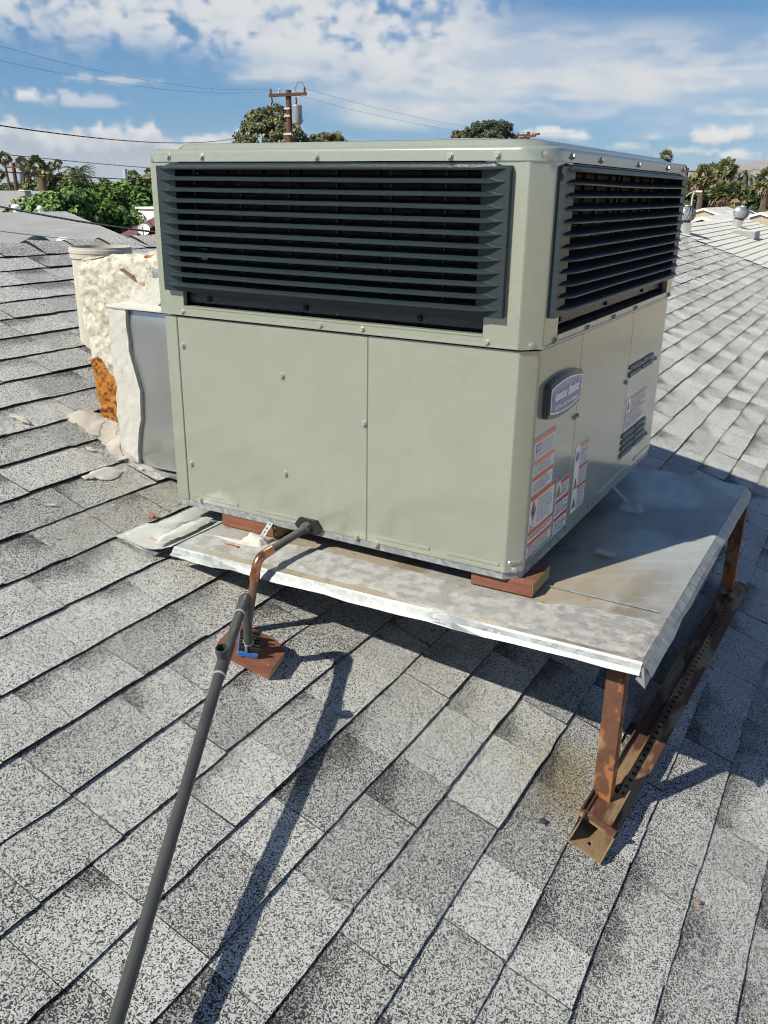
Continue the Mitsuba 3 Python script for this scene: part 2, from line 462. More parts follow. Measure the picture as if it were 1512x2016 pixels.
mat('m_redwood', bump(pr(proc(wood_color), 0.8, spec=0.3), lambda p, n, uv: 0.0012 * fbm(p.x * 12 + p.y * 8, p.y * 90 - p.x * 22, p.z * 130, 3), eps=8e-4))
mat('m_endgrain', pr(proc(lambda p, n, uv: mix((0.23, 0.145, 0.07), (0.36, 0.25, 0.13), fbm(p.y * 30, p.z * 160, p.x * 30, 3))), 0.85))
mat('m_blue', pr((0.030, 0.135, 0.42), 0.55))
mat('m_black', pr((0.014, 0.014, 0.015), 0.5))
mat('m_white_paint', pr((0.72, 0.72, 0.70), 0.5))
mat('m_sticker', pr((0.66, 0.67, 0.68), 0.35))
mat('m_orange', pr((0.62, 0.115, 0.030), 0.4))
mat('m_red', pr((0.42, 0.045, 0.025), 0.4))
mat('m_pale_orange', pr((0.60, 0.20, 0.10), 0.4))
mat('m_print', pr((0.055, 0.055, 0.06), 0.5))
mat('m_yellow', pr((0.62, 0.40, 0.03), 0.4))
mat('m_badge_rim', pr((0.055, 0.058, 0.060), 0.25))
mat('m_badge', pr(proc(lambda p, n, uv: mix((0.115, 0.115, 0.26), (0.20, 0.205, 0.36), smoothstep(0.488, 0.515, p.z + 0.010 * (noise(p.y * 130, p.z * 90, 1.0) - 0.5)))), 0.25))
mat('m_badge_mark', pr((0.82, 0.82, 0.86), 0.3))
mat('m_blue_slot', pr((0.055, 0.078, 0.098), 0.45))


def foam_color(p, n, uv):
    pores = fbm(p.x * 42, p.y * 42, p.z * 42, 3)
    c = mix((0.34, 0.315, 0.26), (0.49, 0.465, 0.405), smoothstep(0.25, 0.6, pores))
    q = 0.30 * (fbm(p.x * 11, p.y * 11, p.z * 11, 4) - 0.5)
    # bare orange foam where the coating has peeled off
    e1 = dr.sqrt(dr.square((p.x + 1.74) / 0.155) + dr.square((p.z - 0.235) / 0.125)) + 4.2 * q
    e2 = dr.sqrt(dr.square((p.x + 1.70) / 0.026) + dr.square((p.z - 0.545) / 0.028)) + 1.5 * q
    e3 = dr.sqrt(dr.square((p.x + 1.53) / 0.03) + dr.square((p.z - 0.765) / 0.012)) + 2.0 * q
    bare = smoothstep(1.04, 0.97, dr.minimum(dr.minimum(e1, e2), e3))
    o = mix((0.085, 0.028, 0.008), (0.32, 0.125, 0.022), smoothstep(0.30, 0.56, fbm(p.x * 75, p.y * 75, p.z * 75, 3)))
    return mix(c, o, bare)


mat('m_foam', bump(pr(proc(foam_color), 0.85, spec=0.3), lambda p, n, uv: 0.010 * fbm(p.x * 40, p.y * 40, p.z * 40, 3), eps=1.2e-3))
mat('m_sealant', bump(pr(proc(lambda p, n, uv: mix((0.26, 0.23, 0.20), (0.45, 0.42, 0.385), fbm(p.x * 20, p.y * 20, p.z * 20, 4)) * (1 - 0.75 * smoothstep(0.022, 0.0, dr.abs(fbm(p.x * 13, p.y * 13, 3.0, 3) - 0.5)))), 0.85), lambda p, n, uv: 0.014 * fbm(p.x * 26, p.y * 26, p.z * 26, 4), eps=1e-3))
mat('m_beige', pr((0.42, 0.395, 0.345), 0.6))
mat('m_flake', pr((0.45, 0.43, 0.38), 0.8))
mat('m_rust_bit', pr((0.30, 0.13, 0.075), 0.8))
mat('m_turbine', pr((0.74, 0.75, 0.76), 0.30, metallic=0.8))
mat('m_wall', pr((0.42, 0.36, 0.28), 0.9))
mat('m_white_wall', pr((0.70, 0.69, 0.66), 0.8))
mat('m_maroon', pr((0.15, 0.075, 0.082), 0.7))
mat('m_brown_wall', pr((0.085, 0.060, 0.050), 0.9))
mat('m_terracotta', pr((0.34, 0.17, 0.12), 0.9))
mat('m_dark_roof', pr((0.10, 0.10, 0.105), 0.9))
mat('m_pole', pr(proc(lambda p, n, uv: mix((0.075, 0.034, 0.022), (0.14, 0.066, 0.042), fbm(p.x * 20, p.y * 20, p.z * 2, 3))), 0.9))
mat('m_grey_metal', pr((0.26, 0.29, 0.32), 0.5, metallic=0.3))
mat('m_wire', pr((0.045, 0.05, 0.06), 0.7))
mat('m_ceramic', pr((0.42, 0.42, 0.42), 0.5))
mat('m_trunk', pr(proc(lambda p, n, uv: mix((0.055, 0.038, 0.028), (0.15, 0.105, 0.075), fbm(p.x * 5, p.y * 5, p.z * 3, 3))), 0.95))
mat('m_ground', pr(proc(lambda p, n, uv: mix((0.20, 0.17, 0.13), (0.30, 0.26, 0.20), fbm(p.x * 0.05, p.y * 0.05, 1.0, 4))), 1.0))
mat('m_hill', pr(proc(lambda p, n, uv: mix((0.105, 0.092, 0.090), (0.165, 0.140, 0.130), fbm(p.x * 0.004, p.y * 0.004, p.z * 0.01, 4))), 1.0))
VC = {'type': 'mesh_attribute', 'name': 'vertex_color'}
scene['m_leaf'] = {'type': 'twosided', 'bsdf': pr(VC, 0.55, spec=0.35)}


# ------------------------------------------------------------------ the house roof we stand on
def roof_z(x):
    return RA + RB * x


SL = np.array([1.0, 0, RB]) / math.hypot(1, RB)       # down the slope
NR = np.array([-RB, 0, 1.0]) / math.hypot(1, RB)      # out of the roof
RIDGE_X, EAVE_X, Y0, Y1 = -3.42, 2.6, -4.2, 13.45


def on_roof(x, y, h=0.0):
    return np.array([x, y, roof_z(x)]) + NR * h


house = thing('shingled_house', 'house under the grey granule shingle roof that carries the air conditioner', 'house')
zr, ze, zl = roof_z(RIDGE_X), roof_z(EAVE_X), roof_z(RIDGE_X) - 0.333 * 3.2
xl = RIDGE_X - 3.2
sec = [(xl, zl - .02), (RIDGE_X, zr - .02), (EAVE_X, ze - .02), (EAVE_X, ze - .16), (RIDGE_X, zr - .16), (xl, zl - .16)]
part(house, 'roof', tm([[x, y, z] for y in (Y0, Y1) for x, z in sec], [[0, 6, 7, 1], [1, 7, 8, 2], [2, 8, 9, 3], [3, 9, 10, 4], [4, 10, 11, 5], [5, 11, 6, 0], [0, 1, 4, 5], [1, 2, 3, 4], [6, 11, 10, 7], [7, 10, 9, 8]]), 'm_butt')
roof = house + '__roof'
GZ = -3.6
part(house, 'wall', cat_([bx(xl + .5, EAVE_X - .5, Y0 + .4, Y0 + .6, GZ, zl - .1), bx(xl + .5, EAVE_X - .5, Y1 - .6, Y1 - .4, GZ, zl - .1),
                          bx(xl + .5, xl + .7, Y0 + .6, Y1 - .6, GZ, zl), bx(EAVE_X - .7, EAVE_X - .5, Y0 + .6, Y1 - .6, GZ, ze + .05)]), 'm_wall')


def tab_mesh(xb, xt, y0, y1, h, tid, r):
    """one shingle tab: butt edge at xb (down the slope), going up under the next course to xt; h is the thickness at the butt"""
    n = max(3, int((y1 - y0) / 0.05))
    ys = np.linspace(y0, y1, n + 1)
    jx = r.normal(0, 0.0010, n + 1) + 0.0012 * math.sin(tid * 1.7)
    jh = np.clip(r.normal(0, 0.0008, n + 1), -.002, .002)
    skew = r.normal(0, 0.0012)
    V, UV, F = [], [], []
    u = tid + 0.98 * (ys - y0) / (y1 - y0)
    bxs = xb + jx + skew * np.linspace(-1, 1, n + 1)
    top_b = np.array([on_roof(x, y, h + q) for x, y, q in zip(bxs, ys, jh)])
    top_t = np.array([on_roof(xt, y, 0.0008) for y in ys])
    bot_b = np.array([on_roof(x, y, -0.004) for x, y in zip(bxs, ys)])
    bot_t = np.array([on_roof(xt, y, -0.006) for y in ys])
    m = n + 1
    exp = (xb - xt - 0.02) / (xb - xt)
    V = np.vstack([top_t, top_b, top_b, bot_b, top_t[[0]], top_b[[0]], bot_b[[0]], bot_t[[0]], top_t[[-1]], top_b[[-1]], bot_b[[-1]], bot_t[[-1]]])
    UV = np.vstack([np.stack([u, np.full(m, 1.0 / exp)], 1).clip(None, 1e9), np.stack([u, np.zeros(m)], 1), np.stack([u, np.full(m, 2.0)], 1), np.stack([u, np.full(m, 2.0)], 1),
                    np.tile([[tid + .5, 2.0]], (8, 1))])
    UV[:m, 1] = 1.1
    for j in range(n):
        F += [[j, m + j, m + j + 1], [j, m + j + 1, j + 1]]
        F += [[2 * m + j, 3 * m + j, 3 * m + j + 1], [2 * m + j, 3 * m + j + 1, 2 * m + j + 1]]
    q = 4 * m
    F += [[q, q + 3, q + 2], [q, q + 2, q + 1], [q + 4, q + 5, q + 6], [q + 4, q + 6, q + 7]]
    return V, np.array(F), UV


r = np.random.default_rng(11)
butts = [-0.768]
while butts[0] > RIDGE_X + 0.10:
    butts.insert(0, butts[0] - 0.1565)
butts = butts[1:] if butts[0] < RIDGE_X + 0.05 else butts
while butts[-1] < EAVE_X - 0.02:
    butts.append(butts[-1] + 0.1487)
tabs = []
tid = 1
for k, xb in enumerate(butts):
    xt = (butts[k - 1] if k else RIDGE_X) - 0.02
    y = Y0 - r.random() * 0.3
    while y < Y1:
        w = r.choice([0.17, 0.21, 0.25, 0.29, 0.33], p=[.15, .2, .25, .25, .15]) + r.normal(0, .012)
        y2 = min(y + w, Y1 + 0.02 * r.random())
        h = 0.0080 + (0.0030 if r.random() < 0.28 else 0.0) + r.normal(0, .0007)
        off = r.normal(0, 0.0010)
        if y2 - y > 0.05:
            V, F, UV = tab_mesh(xb + off, xt, y + 0.0009, y2 - 0.0009, h, tid, r)
            c = V[: len(V) // 2].mean(0)
            d = np.linalg.norm(c - EYE)
            rel = (c - EYE) @ np.stack([_r0, _dn, _f], 1)
            seen = rel[2] > 0.2 and abs(rel[0]) < 0.48 * rel[2] and abs(rel[1]) < 0.63 * rel[2]
            hidden = (-1.15 < c[0] < 0.1 and 0.25 < c[1] < 1.2)
            tabs.append((((y2 - y) * abs(rel[2]) / d ** 3 if seen and not hidden else 0), V, F, UV))
            tid += 1
        y = y2
order = sorted(range(len(tabs)), key=lambda i: -tabs[i][0])
first = set(order[:300])
restV, restF, restU, at = [], [], [], 0
for i, (_, V, F, UV) in enumerate(tabs):
    if i in first:
        part(roof, 'shingle', tm(V, F), 'm_shingle', uv=UV)
    else:
        restV.append(V); restF.append(F + at); restU.append(UV); at += len(V)
part(roof, 'shingle_field', tm(np.vstack(restV), np.vstack(restF)), 'm_shingle', uv=np.vstack(restU), kind='stuff', label='remaining grey shingles of the roof')

# ridge caps: each overlaps the next, butt ends towards the camera
y = Y0
yy = []
while y < Y1:
    yy.append(y)
    y += 0.262
for k, y in enumerate(yy):
    L, lift = 0.30, 0.020 + r.normal(0, .003)
    tid += 1
    V, UV = [], []
    for j, (yv, h) in enumerate(((y, lift), (y + L, 0.007))):
        for s in (-0.155, -0.07, 0, 0.07, 0.155):
            z = zr + h - abs(s) * 0.333 - (0.010 if abs(s) > .1 else 0) + r.normal(0, .001)
            V.append([RIDGE_X + s, yv, z]); UV.append([tid + .5 + s * 2, 0.25 + .5 * j])
    for s in range(5):
        V.append([V[s][0], V[s][1], V[s][2] - 0.016]); UV.append([tid + .5, 2.0])
    for s in range(5):
        V.append(list(V[s])); UV.append([tid + .5, 2.0])
    e0 = len(V)
    V += [V[4], V[9], [V[9][0], V[9][1], V[9][2] - .012], [V[4][0], V[4][1], V[4][2] - .016]]; UV += [[tid + .5, 2.0]] * 4
    F = [[s, s + 1, s + 6, s + 5] for s in range(4)] + [[10 + s, 11 + s, 16 + s, 15 + s] for s in range(4)] + [[e0, e0 + 3, e0 + 2, e0 + 1]]
    part(roof, 'ridge_shingle', tm(V, F), 'm_shingle', uv=np.array(UV))


# ------------------------------------------------------------------ the packaged air conditioner
W, D, CH, ZS, ZC = 1.2, 1.434, 0.040, 0.6245, 1.052
unit = thing('rooftop_air_conditioner', 'large sage green packaged air conditioner with dark louvred grilles on the sheet metal stand', 'air conditioner')
U = lambda n, m, a, **k: part(unit, n, m, a, **k)
# dark core
U('core', cat_([bx(-W + .012, -.045, .014, D - .014, .004, ZS), bx(-.046, -.014, .047, D - .014, .004, ZS)]), 'm_seam')
U('coil', cat_([bx(-W + .045, -.06, .06, D - .06, ZS - .01, ZC)] + [bx(x - .004, x + .004, .052, .061, ZS, ZC) for x in np.arange(-1.1, -.1, .125)] +
               [bx(-.061, -.052, y - .004, y + .004, ZS, ZC) for y in np.arange(.2, D - .1, .125)]), 'm_coil')
# lower sheet metal
U('corner_post', bx(-W, -1.1525, 0, .03, .022, .6185, .002), 'm_paint')
U('access_panel', bx(-1.1505, -.4725, 0.0005, .014, .022, .6180, .0025), 'm_paint')
plan = Polygon([(-.4705, 0.0005), (-CH - .003, 0.0005), (-CH + .003, .003), (-.003, CH - .003), (-.0005, CH + .003), (-.0005, CH + .006), (-.014, CH + .006), (-.046, .0145), (-.4705, .0145)])
pm = extrude(plan, .618 - .022)
pm.apply_translation([0, 0, .022])
U('access_panel', pm, 'm_paint', smooth=25)
for y0, y1 in ((CH + .0085, .3885), (.3915, .9410), (.9450, D - .001)):
    U('side_panel', bx(-.013, -.0005, y0, y1, .022, .6185, .002), 'm_paint')
U('rear_panel', bx(-W, -.012, D - .012, D - .001, .022, .618), 'm_paint')
U('left_panel', bx(-W, -W + .011, .0305, D - .0125, .022, .618), 'm_paint')
# embossed ribs at the foot of the panels
ribs = []
for x0, x1 in ((-1.137, -.945), (-.884, -.712), (-.44, -.265), (-.215, -.055)):
    ribs.append(bx(x0, x1, -.0028, .002, .037, .049, .0024))
for y0, y1 in ((.70, 1.11), (1.18, 1.40), (.10, .36)):
    ribs.append(bx(-.002, .0028, y0, y1, .037, .049, .0024))
for rb in ribs:
    U('rib', rb, 'm_paint')
# base rail
rail = [bx(-W + .002, -CH - .005, .004, .03, 0, .0215, .001), bx(-.03, -.004, CH + .005, D - .005, 0, .0215, .001), bx(-W + .002, -W + .03, .03, D - .005, 0, .0215), bx(-W + .03, -.03, D - .03, D - .005, 0, .0215)]
cr = extrude(Polygon([(-CH - .005, .004), (-.004, CH + .005), (-.03, CH + .005), (-CH - .005, .03)]), .0215)
U('base_rail', cat_(rail + [cr]), 'm_galv')
U('base_pan', bx(-W + .03, -.03, .03, D - .03, .002, .010), 'm_seam')
# upper shroud with its openings
P = .006
fo = rect(-1.113, .651, -.1365, 1.046).union(rect(-1.1, .651, -.15, 1.056))
front = Polygon([(-W - P, ZS + .002), (-CH - .003, ZS + .002), (-CH - .003, ZC + .004), (-W - P, ZC + .004)]).difference(fo)
U('shroud', on_front(extrude(front, .016), P - .016), 'm_paint')
so = rect(.142, .645, 1.360, 1.046).union(rect(.155, .645, 1.35, 1.056))
side = Polygon([(CH + .003, ZS + .002), (D + P, ZS + .002), (D + P, ZC + .004), (CH + .003, ZC + .004)]).difference(so)
U('shroud', on_right(extrude(side, .016), P - .016), 'm_paint')
cp = extrude(Polygon([(-CH - .003, -P), (-CH + .002, -P + .0022), (P - .0022, CH - .002), (P, CH + .003), (P - .016, CH + .003), (-CH - .003, -P + .016)]), ZC + .004 - ZS - .002)
cp.apply_translation([0, 0, ZS + .002])
U('corner_post', cp, 'm_paint', smooth=25)
U('shroud', cat_([bx(-W - P, -W + .01, -P + .0165, D + P - .0165, ZS + .002, ZC + .004), bx(-W - P + .0165, -.0105, D - .01, D + P, ZS + .002, ZC + .004)]), 'm_paint')
# rolled lips under and at the foot of the openings
lips = [bx(-1.113, -.1365, -P - .002, -P + .030, .646, .652, .001), bx(-W - P, -CH, -P - .0035, -P + .008, ZS - .0015, ZS + .0045, .001),
        bx(P - .008, P + .0035, CH, D + P, ZS - .0015, ZS + .0045, .001), bx(P - .03, P + .002, .142, 1.36, .640, .646, .001)]
lc = extrude(Polygon([(-CH, -P - .0035), (P + .0035, CH), (P - .008, CH), (-CH, -P + .008)]), .006)
lc.apply_translation([0, 0, ZS - .0015])
U('shroud_lip', cat_(lips + [lc]), 'm_paint')
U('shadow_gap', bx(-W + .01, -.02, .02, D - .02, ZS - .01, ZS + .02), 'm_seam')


# louvred grilles
def grille(conv, t0, t1, zb, zt, nb, lip0, lip1):
    g = fresh(unit + '__grille')
    side = .070
    ring = rect(t0, zb, t1, zt).difference(rect(t0 + side, zb + .012, t1 - side, zt - .010))
    scene[g] = mikit.ply(conv(cat_([extrude(ring, .024)]), .000), 'm_louver')
    labels[g] = {'label': 'charcoal louvred grille of the ' + ('front' if conv is on_front else 'right side')}
    # inner walls of the recess, head strip and foot strip
    inner = rect(t0 + side - .004, zb + .008, t1 - side + .004, zt - .006).difference(rect(t0 + side, zb + .012, t1 - side, zt - .010))
    part(g, 'recess', conv(extrude(inner, .05), -.045), 'm_louver')
    part(g, 'head_strip', conv(extrude(rect(lip0 + .001, zt + .0005, lip1 - .001, 1.0515), .012), -.006), 'm_louver')
    part(g, 'foot_strip', conv(extrude(rect(lip0 + .002, .6615, lip1 - .002, zb - .0005), .010), -.030), 'm_louver')
    clips = [rect(t0 + f * (t1 - t0), .668, t0 + f * (t1 - t0) + .012, .682) for f in (.12, .44, .77)]
    for q_ in clips:
        part(g, 'clip', conv(extrude(q_, .006), -.020), 'm_inside')
    mull = [rect(t0 + f * (t1 - t0) - .002, zb + .013, t0 + f * (t1 - t0) + .002, zt - .011) for f in (.107, .26, .41, .55, .70, .84)]
    for q_ in mull:
        part(g, 'mullion', conv(extrude(q_, .010), -.012), 'm_louver')
    pitch = (zt - zb - .012) / (nb - .55)
    for k in range(nb):
        z = zt - .008 - k * pitch
        # cross section (out, height): drooping blade with a rolled front lip
        full = np.array([(-.004, .0160), (.030, .0080), (.0425, .0040), (.0460, .0012), (.0450, -.0022), (.0405, -.0024), (.028, .0010), (-.004, .0090)])
        tip = np.array([(.0238, .0020)] * 8) + (full - full.mean(0)) * .04
        mid = np.array([(.0225 + (o - .02) * .60, h) for o, h in full])
        st = [(t0 + .009, tip), (t0 + .045, mid), (t0 + .078, full), (t1 - .078, full), (t1 - .045, mid), (t1 - .009, tip)]
        if k == 0:
            mt = (t0 + t1) / 2
        V, F = [], []
        sag = 0.0012 * rng.normal()
        st.insert(3, (t0 + .37 * (t1 - t0), full + np.array([0, sag])))
        st.insert(4, (t0 + .68 * (t1 - t0), full + np.array([0, sag * .7 + .0006 * rng.normal()])))
        for t, s in st:
            V += [[t, z + h, o] for o, h in s]
        m = 8
        for i in range(len(st) - 1):
            for j in range(m):
                a, b = i * m + j, i * m + (j + 1) % m
                F.append([a, a + m, b + m, b])
        part(g, 'slat', conv(tm(V, F)), 'm_louver', smooth=28)


grille(on_front, -1.168, -.082, .697, 1.043, 12, -1.113, -.1365)
grille(on_right, .055, 1.385, .697, 1.043, 12, .155, 1.35)
for z in (1.022, .812, .790, .768):
    U('pale_tag', bx(-1.085, -1.085 + (.012 if z > 1 else .03), .045, .05, z - .006, z + .004, .001), 'm_white_paint')

# lid: skirt with rounded top, raised centre, fan dome
o = .010
outl = Polygon([(-W - o, -o), (-CH, -o), (o, CH), (o, D + o), (-W - o, D + o)])
levels = [(1.0535, 0.0), (1.0745, 0.0), (1.0805, .0015), (1.0845, .0050), (1.0868, .011), (1.0872, .020)]


def lid_ring(poly, ins):
    q = poly.buffer(.012, join_style=1, quad_segs=4).buffer(-.012 - ins, join_style=1, quad_segs=4)
    return q


def loft(polys_z, n=160):
    V, F = [], []
    for poly, z in polys_z:
        c = poly.exterior
        pts = [c.interpolate(i / n, normalized=True) for i in range(n)]
        V += [[q.x, q.y, z] for q in pts]
    for i in range(len(polys_z) - 1):
        for j in range(n):
            k = (j + 1) % n
            F.append([i * n + j, i * n + k, (i + 1) * n + k, (i + 1) * n + j])
    c = len(V)
    q = polys_z[-1][0].centroid
    V.append([q.x, q.y, polys_z[-1][1]])
    F = np.array(F)
    F = np.vstack([F[:, [0, 1, 2]], F[:, [0, 2, 3]], [[(len(polys_z) - 1) * n + j, (len(polys_z) - 1) * n + (j + 1) % n, c] for j in range(n)]])
    return tm(V, F)


base = outl.buffer(-.012, join_style=2).buffer(.012, quad_segs=6)


def scaled(poly, ins):
    cx, cy = -W / 2, D / 2
    return affinity.scale(poly, 1 - ins / (W / 2 + o), 1 - ins / (D / 2 + o), origin=(cx, cy))


lid = loft([(scaled(base, i), z) for z, i in levels] + [(scaled(base, .055), 1.088), (scaled(base, .066), 1.101), (scaled(base, .075), 1.104)])
U('lid', lid, 'm_paint', smooth=40)
U('fan_dome', lathe([(.40, 1.10), (.385, 1.112), (.30, 1.120), (.22, 1.131), (.19, 1.1345), (.150, 1.1335), (.146, 1.124), (0.001, 1.124)], 48, (-.50, .72, 0)), 'm_paint', smooth=40)

# hex screws with washers
hexs = cat_([xf(trimesh.creation.cylinder(.0062, .0055, sections=6), trimesh.transformations.translation_matrix([0, 0, .0046])), xf(trimesh.creation.cylinder(.0088, .0022, sections=14), trimesh.transformations.translation_matrix([0, 0, .0011]))])
hd = mikit.ply(hexs, 'm_screw')
A_FRONT = np.array([[1, 0, 0], [0, 0, -1], [0, 1, 0.0]])
A_RIGHT = np.array([[0, 0, 1], [1, 0, 0], [0, 1, 0.0]])


def screw(p, A, spin):
    M = np.eye(4)
    c, s = math.cos(spin), math.sin(spin)
    M[:3, :3] = A @ np.array([[c, -s, 0], [s, c, 0], [0, 0, 1]])
    M[:3, 3] = p
    k = fresh(unit + '__screw')
    scene[k] = {**hd, 'to_world': T(M.tolist())}


for x, z, off in ((-1.131, 1.067, .010), (-1.008, 1.066, .010), (-.624, 1.064, .010), (-.242, 1.064, .010), (-.121, 1.066, .010), (-1.118, .633, P), (-.62, .634, P), (-.486, .636, P), (-.124, .634, P),
                  (-1.132, .530, 0), (-1.130, .150, 0), (-.760, .478, 0), (-.758, .180, 0), (-.482, .375, 0), (-1.102, .030, 0), (-.506, .027, 0), (-.44, .018, 0), (-.95, .535, 9)):
    if off < 5:
        screw((x, -off, z), A_FRONT, x * 37)
for y, z, off in ((.132, 1.067, .010), (.37, 1.066, .010), (.75, 1.066, .010), (1.127, 1.066, .010), (1.373, 1.067, .010), (.127, .634, P), (.40, .634, P), (.665, .634, P), (.925, .634, P), (1.40, .634, P),
                  (.377, .377, 0), (.399, .378, 0), (.93, .383, 0), (1.338, .403, 0), (.972, .398, 0), (1.332, .111, 0), (.962, .108, 0), (.62, .03, 0), (.385, .03, 0)):
    screw((off, y, z), A_RIGHT, y * 41)
Ad = np.stack([np.array([1, 1, 0]) / math.sqrt(2), [0, 0, 1.0], np.array([1, -1, 0]) / math.sqrt(2)], 1)
mid = np.array([-CH / 2, CH / 2, 0])
for z, off in ((1.067, .012), (.633, .0045), (.030, .0)):
    screw(mid + Ad[:, 2] * (off + .001) + [0, 0, z], Ad, 1.0)
U('rib', xf(bx(-.018, .018, -.006, .006, -.002, .003, .002), np.vstack([np.c_[Ad, mid + [0, 0, .050]], [0, 0, 0, 1]])), 'm_paint')

# drain outlet plate on the front
dp = extrude(Polygon([(.048 * math.cos(a) * sx, .030 * math.sin(a)) for a, sx in ((math.radians(d), 1) for d in (0, 50, 130, 180, 230, 310))]), .010)
dp.apply_translation([-.673, .030, 0])
U('drain_plate', on_front(dp), 'm_black')

# right side: slots in the last panel
for zc, n in ((.415, 2), (.148, 4)):
    for k in range(n):
        for a, b in ((.955, 1.105), (1.125, 1.285)):
            z = zc - (k - (n - 1) / 2) * .0235
            U('vent_slot', cat_([bx(-.001, .006, a, b, z - .007, z + .007, .003), bx(.0055, .0068, a + .006, b - .004, z - .008, z - .003, .0005)]), 'm_blue_slot')


# stickers
def dashes(rows, left, right, seed, h=.0019, gap=(.010, .024)):
    rr = np.random.default_rng(seed)
    out = []
    for z in rows:
        y = left
        end = right - rr.random() * .35 * (right - left) * (rr.random() < .4)
        while y < end - .004:
            w = min(rr.uniform(*gap), end - y)
            out.append(rect(y, z - h / 2, y + w, z + h / 2))
            y += w + .0035
    return out


def sticker(y0, y1, z0, z1, bars, rowsets, extra=(), label=None, matname='m_sticker'):
    s = U('warning_label', on_right(extrude(rect(y0, z0, y1, z1), .0012), -.0002), matname, label=label)
    for (a, b, c, d, m) in bars:
        part(s, 'header_bar', on_right(extrude(rect(a, b, c, d), .0008), .0011), m)
    dd = []
    for i, (a, b, z_a, z_b, pitch) in enumerate(rowsets):
        pitch *= 1.12
        dd += dashes(np.arange(z_b - pitch * .6, z_a, -pitch), a, b, int(y0 * 1000) + i)
    part(s, 'print', on_right(extrude(unary_union(dd), .0006), .0010), 'm_print', kind='stuff', label='rows of small print')
    for shape, m, nm in extra:
        part(s, nm, on_right(extrude(shape, .0010), .0012), m)


def triangle(y, z, s):
    t = Polygon([(y - s, z - s * .8), (y + s, z - s * .8), (y, z + s)])
    return [(t, 'm_print', 'warning_triangle_edge'), (t.buffer(-.003, join_style=2), 'm_yellow', 'warning_triangle'), (rect(y - .0022, z - .007, y + .0022, z + .004), 'm_print', 'warning_mark')]


def tri_fix(lst, dz=.0004):
    return lst


sticker(.053, .2145, .2320, .391, [(.055, .3765, .2125, .3895, 'm_pale_orange'), (.055, .3150, .2125, .3275, 'm_pale_orange'), (.055, .2710, .2125, .2830, 'm_orange')],
        [(.105, .205, .346, .373, .0058), (.060, .208, .330, .346, .0058), (.062, .206, .286, .313, .0056), (.062, .206, .234, .268, .0056)],
        [(rect(.063, .349, .097, .371).difference(rect(.0655, .3515, .0945, .3685)).union(rect(.079, .350, .081, .369)), 'm_print', 'book_symbol')], label='upper warning sticker with three orange bars and a book symbol')
fl = Polygon([(.078, .1555), (.098, .1845), (.078, .2130), (.058, .1845)])
flame = Polygon([(.078, .200), (.084, .190), (.0865, .181), (.083, .172), (.078, .170), (.072, .173), (.0695, .181), (.073, .189)])
sticker(.050, .2445, .0535, .2305, [(.052, .2150, .2425, .2290, 'm_orange'), (.052, .1180, .2425, .1290, 'm_orange'), (.052, .0860, .2425, .0970, 'm_orange')],
        [(.108, .232, .140, .211, .0072), (.058, .098, .132, .150, .0060), (.058, .236, .101, .116, .0052), (.058, .236, .056, .084, .0052)],
        [(fl.difference(fl.buffer(-.0032, join_style=2)), 'm_red', 'diamond_symbol'), (flame, 'm_print', 'flame_symbol')], label='lower warning sticker with red bars and a flame diamond')
sticker(.264, .377, .0500, .2090, [(.302, .1960, .3755, .2075, 'm_red'), (.266, .1420, .3755, .1530, 'm_red'), (.266, .0890, .3755, .0995, 'm_red')],
        [(.306, .372, .170, .193, .0050), (.270, .372, .156, .170, .0050), (.270, .372, .103, .139, .0050), (.270, .372, .053, .086, .0050)], triangle(.283, .181, .017), label='narrow sticker with a yellow triangle at its top')
sticker(.420, .548, .0650, .2780, [(.466, .2640, .5465, .2760, 'm_pale_orange'), (.466, .1960, .5465, .2070, 'm_red'), (.466, .1330, .5465, .1440, 'm_red')],
        [(.470, .544, .212, .261, .0050), (.470, .544, .150, .193, .0050), (.470, .544, .070, .130, .0050)],
        triangle(.443, .156, .017) + triangle(.443, .093, .017) + [(Polygon([(.443 + .015 * math.cos(a), .243 + .015 * math.sin(a)) for a in np.linspace(0, 6.2, 20)]), 'm_badge', 'round_symbol')], label='tall narrow sticker with two yellow triangles and a round blue symbol')
sticker(.975, 1.250, .1985, .3130, [(1.03, .3030, 1.248, .3115, 'm_pale_orange'), (.977, .2510, 1.248, .2585, 'm_pale_orange')],
        [(1.035, 1.24, .262, .300, .0050), (.983, 1.24, .201, .249, .0050)], triangle(1.003, .285, .014), label='pale wide sticker on the last side panel')

# maker's badge
def barrel(y0, y1, z0, z1, bulge, r):
    top = [(y0 + (y1 - y0) * t, z1 + bulge * (1 - (2 * t - 1) ** 2)) for t in np.linspace(0, 1, 25)]
    bot = [(y1 + (y0 - y1) * t, z0 - bulge * (1 - (2 * t - 1) ** 2)) for t in np.linspace(0, 1, 25)]
    return Polygon(top + bot).buffer(-r).buffer(r, quad_segs=5)


b0 = barrel(.090, .372, .434, .522, .014, .016)
rim = cat_([on_right(extrude(b0, .012)), on_right(extrude(b0.buffer(-.004), .003), .012), on_right(extrude(b0.buffer(-.010), .002), .015)])
bd = U('badge', rim, 'm_badge_rim', label='barrel shaped maker badge with a blue field')
b1 = b0.buffer(-.017)
part(bd, 'border', on_right(extrude(b1.buffer(.0028).difference(b1), .0015), .0165), 'm_badge_mark')
part(bd, 'field', on_right(extrude(b1, .0012), .0165), 'm_badge')


def words(text, y, z, h, slant=0.25, width=None, bold=False):
    t = meshkit.text_mesh(text, h, .0012, bold)
    w = t.bounds[1][0] - t.bounds[0][0]
    S = np.eye(4)
    S[0, 1] = slant
    if width:
        S[0, 0] = width / w
    t = xf(t, S)
    t.apply_translation([y, z, 0])
    return on_right(t, .0177)


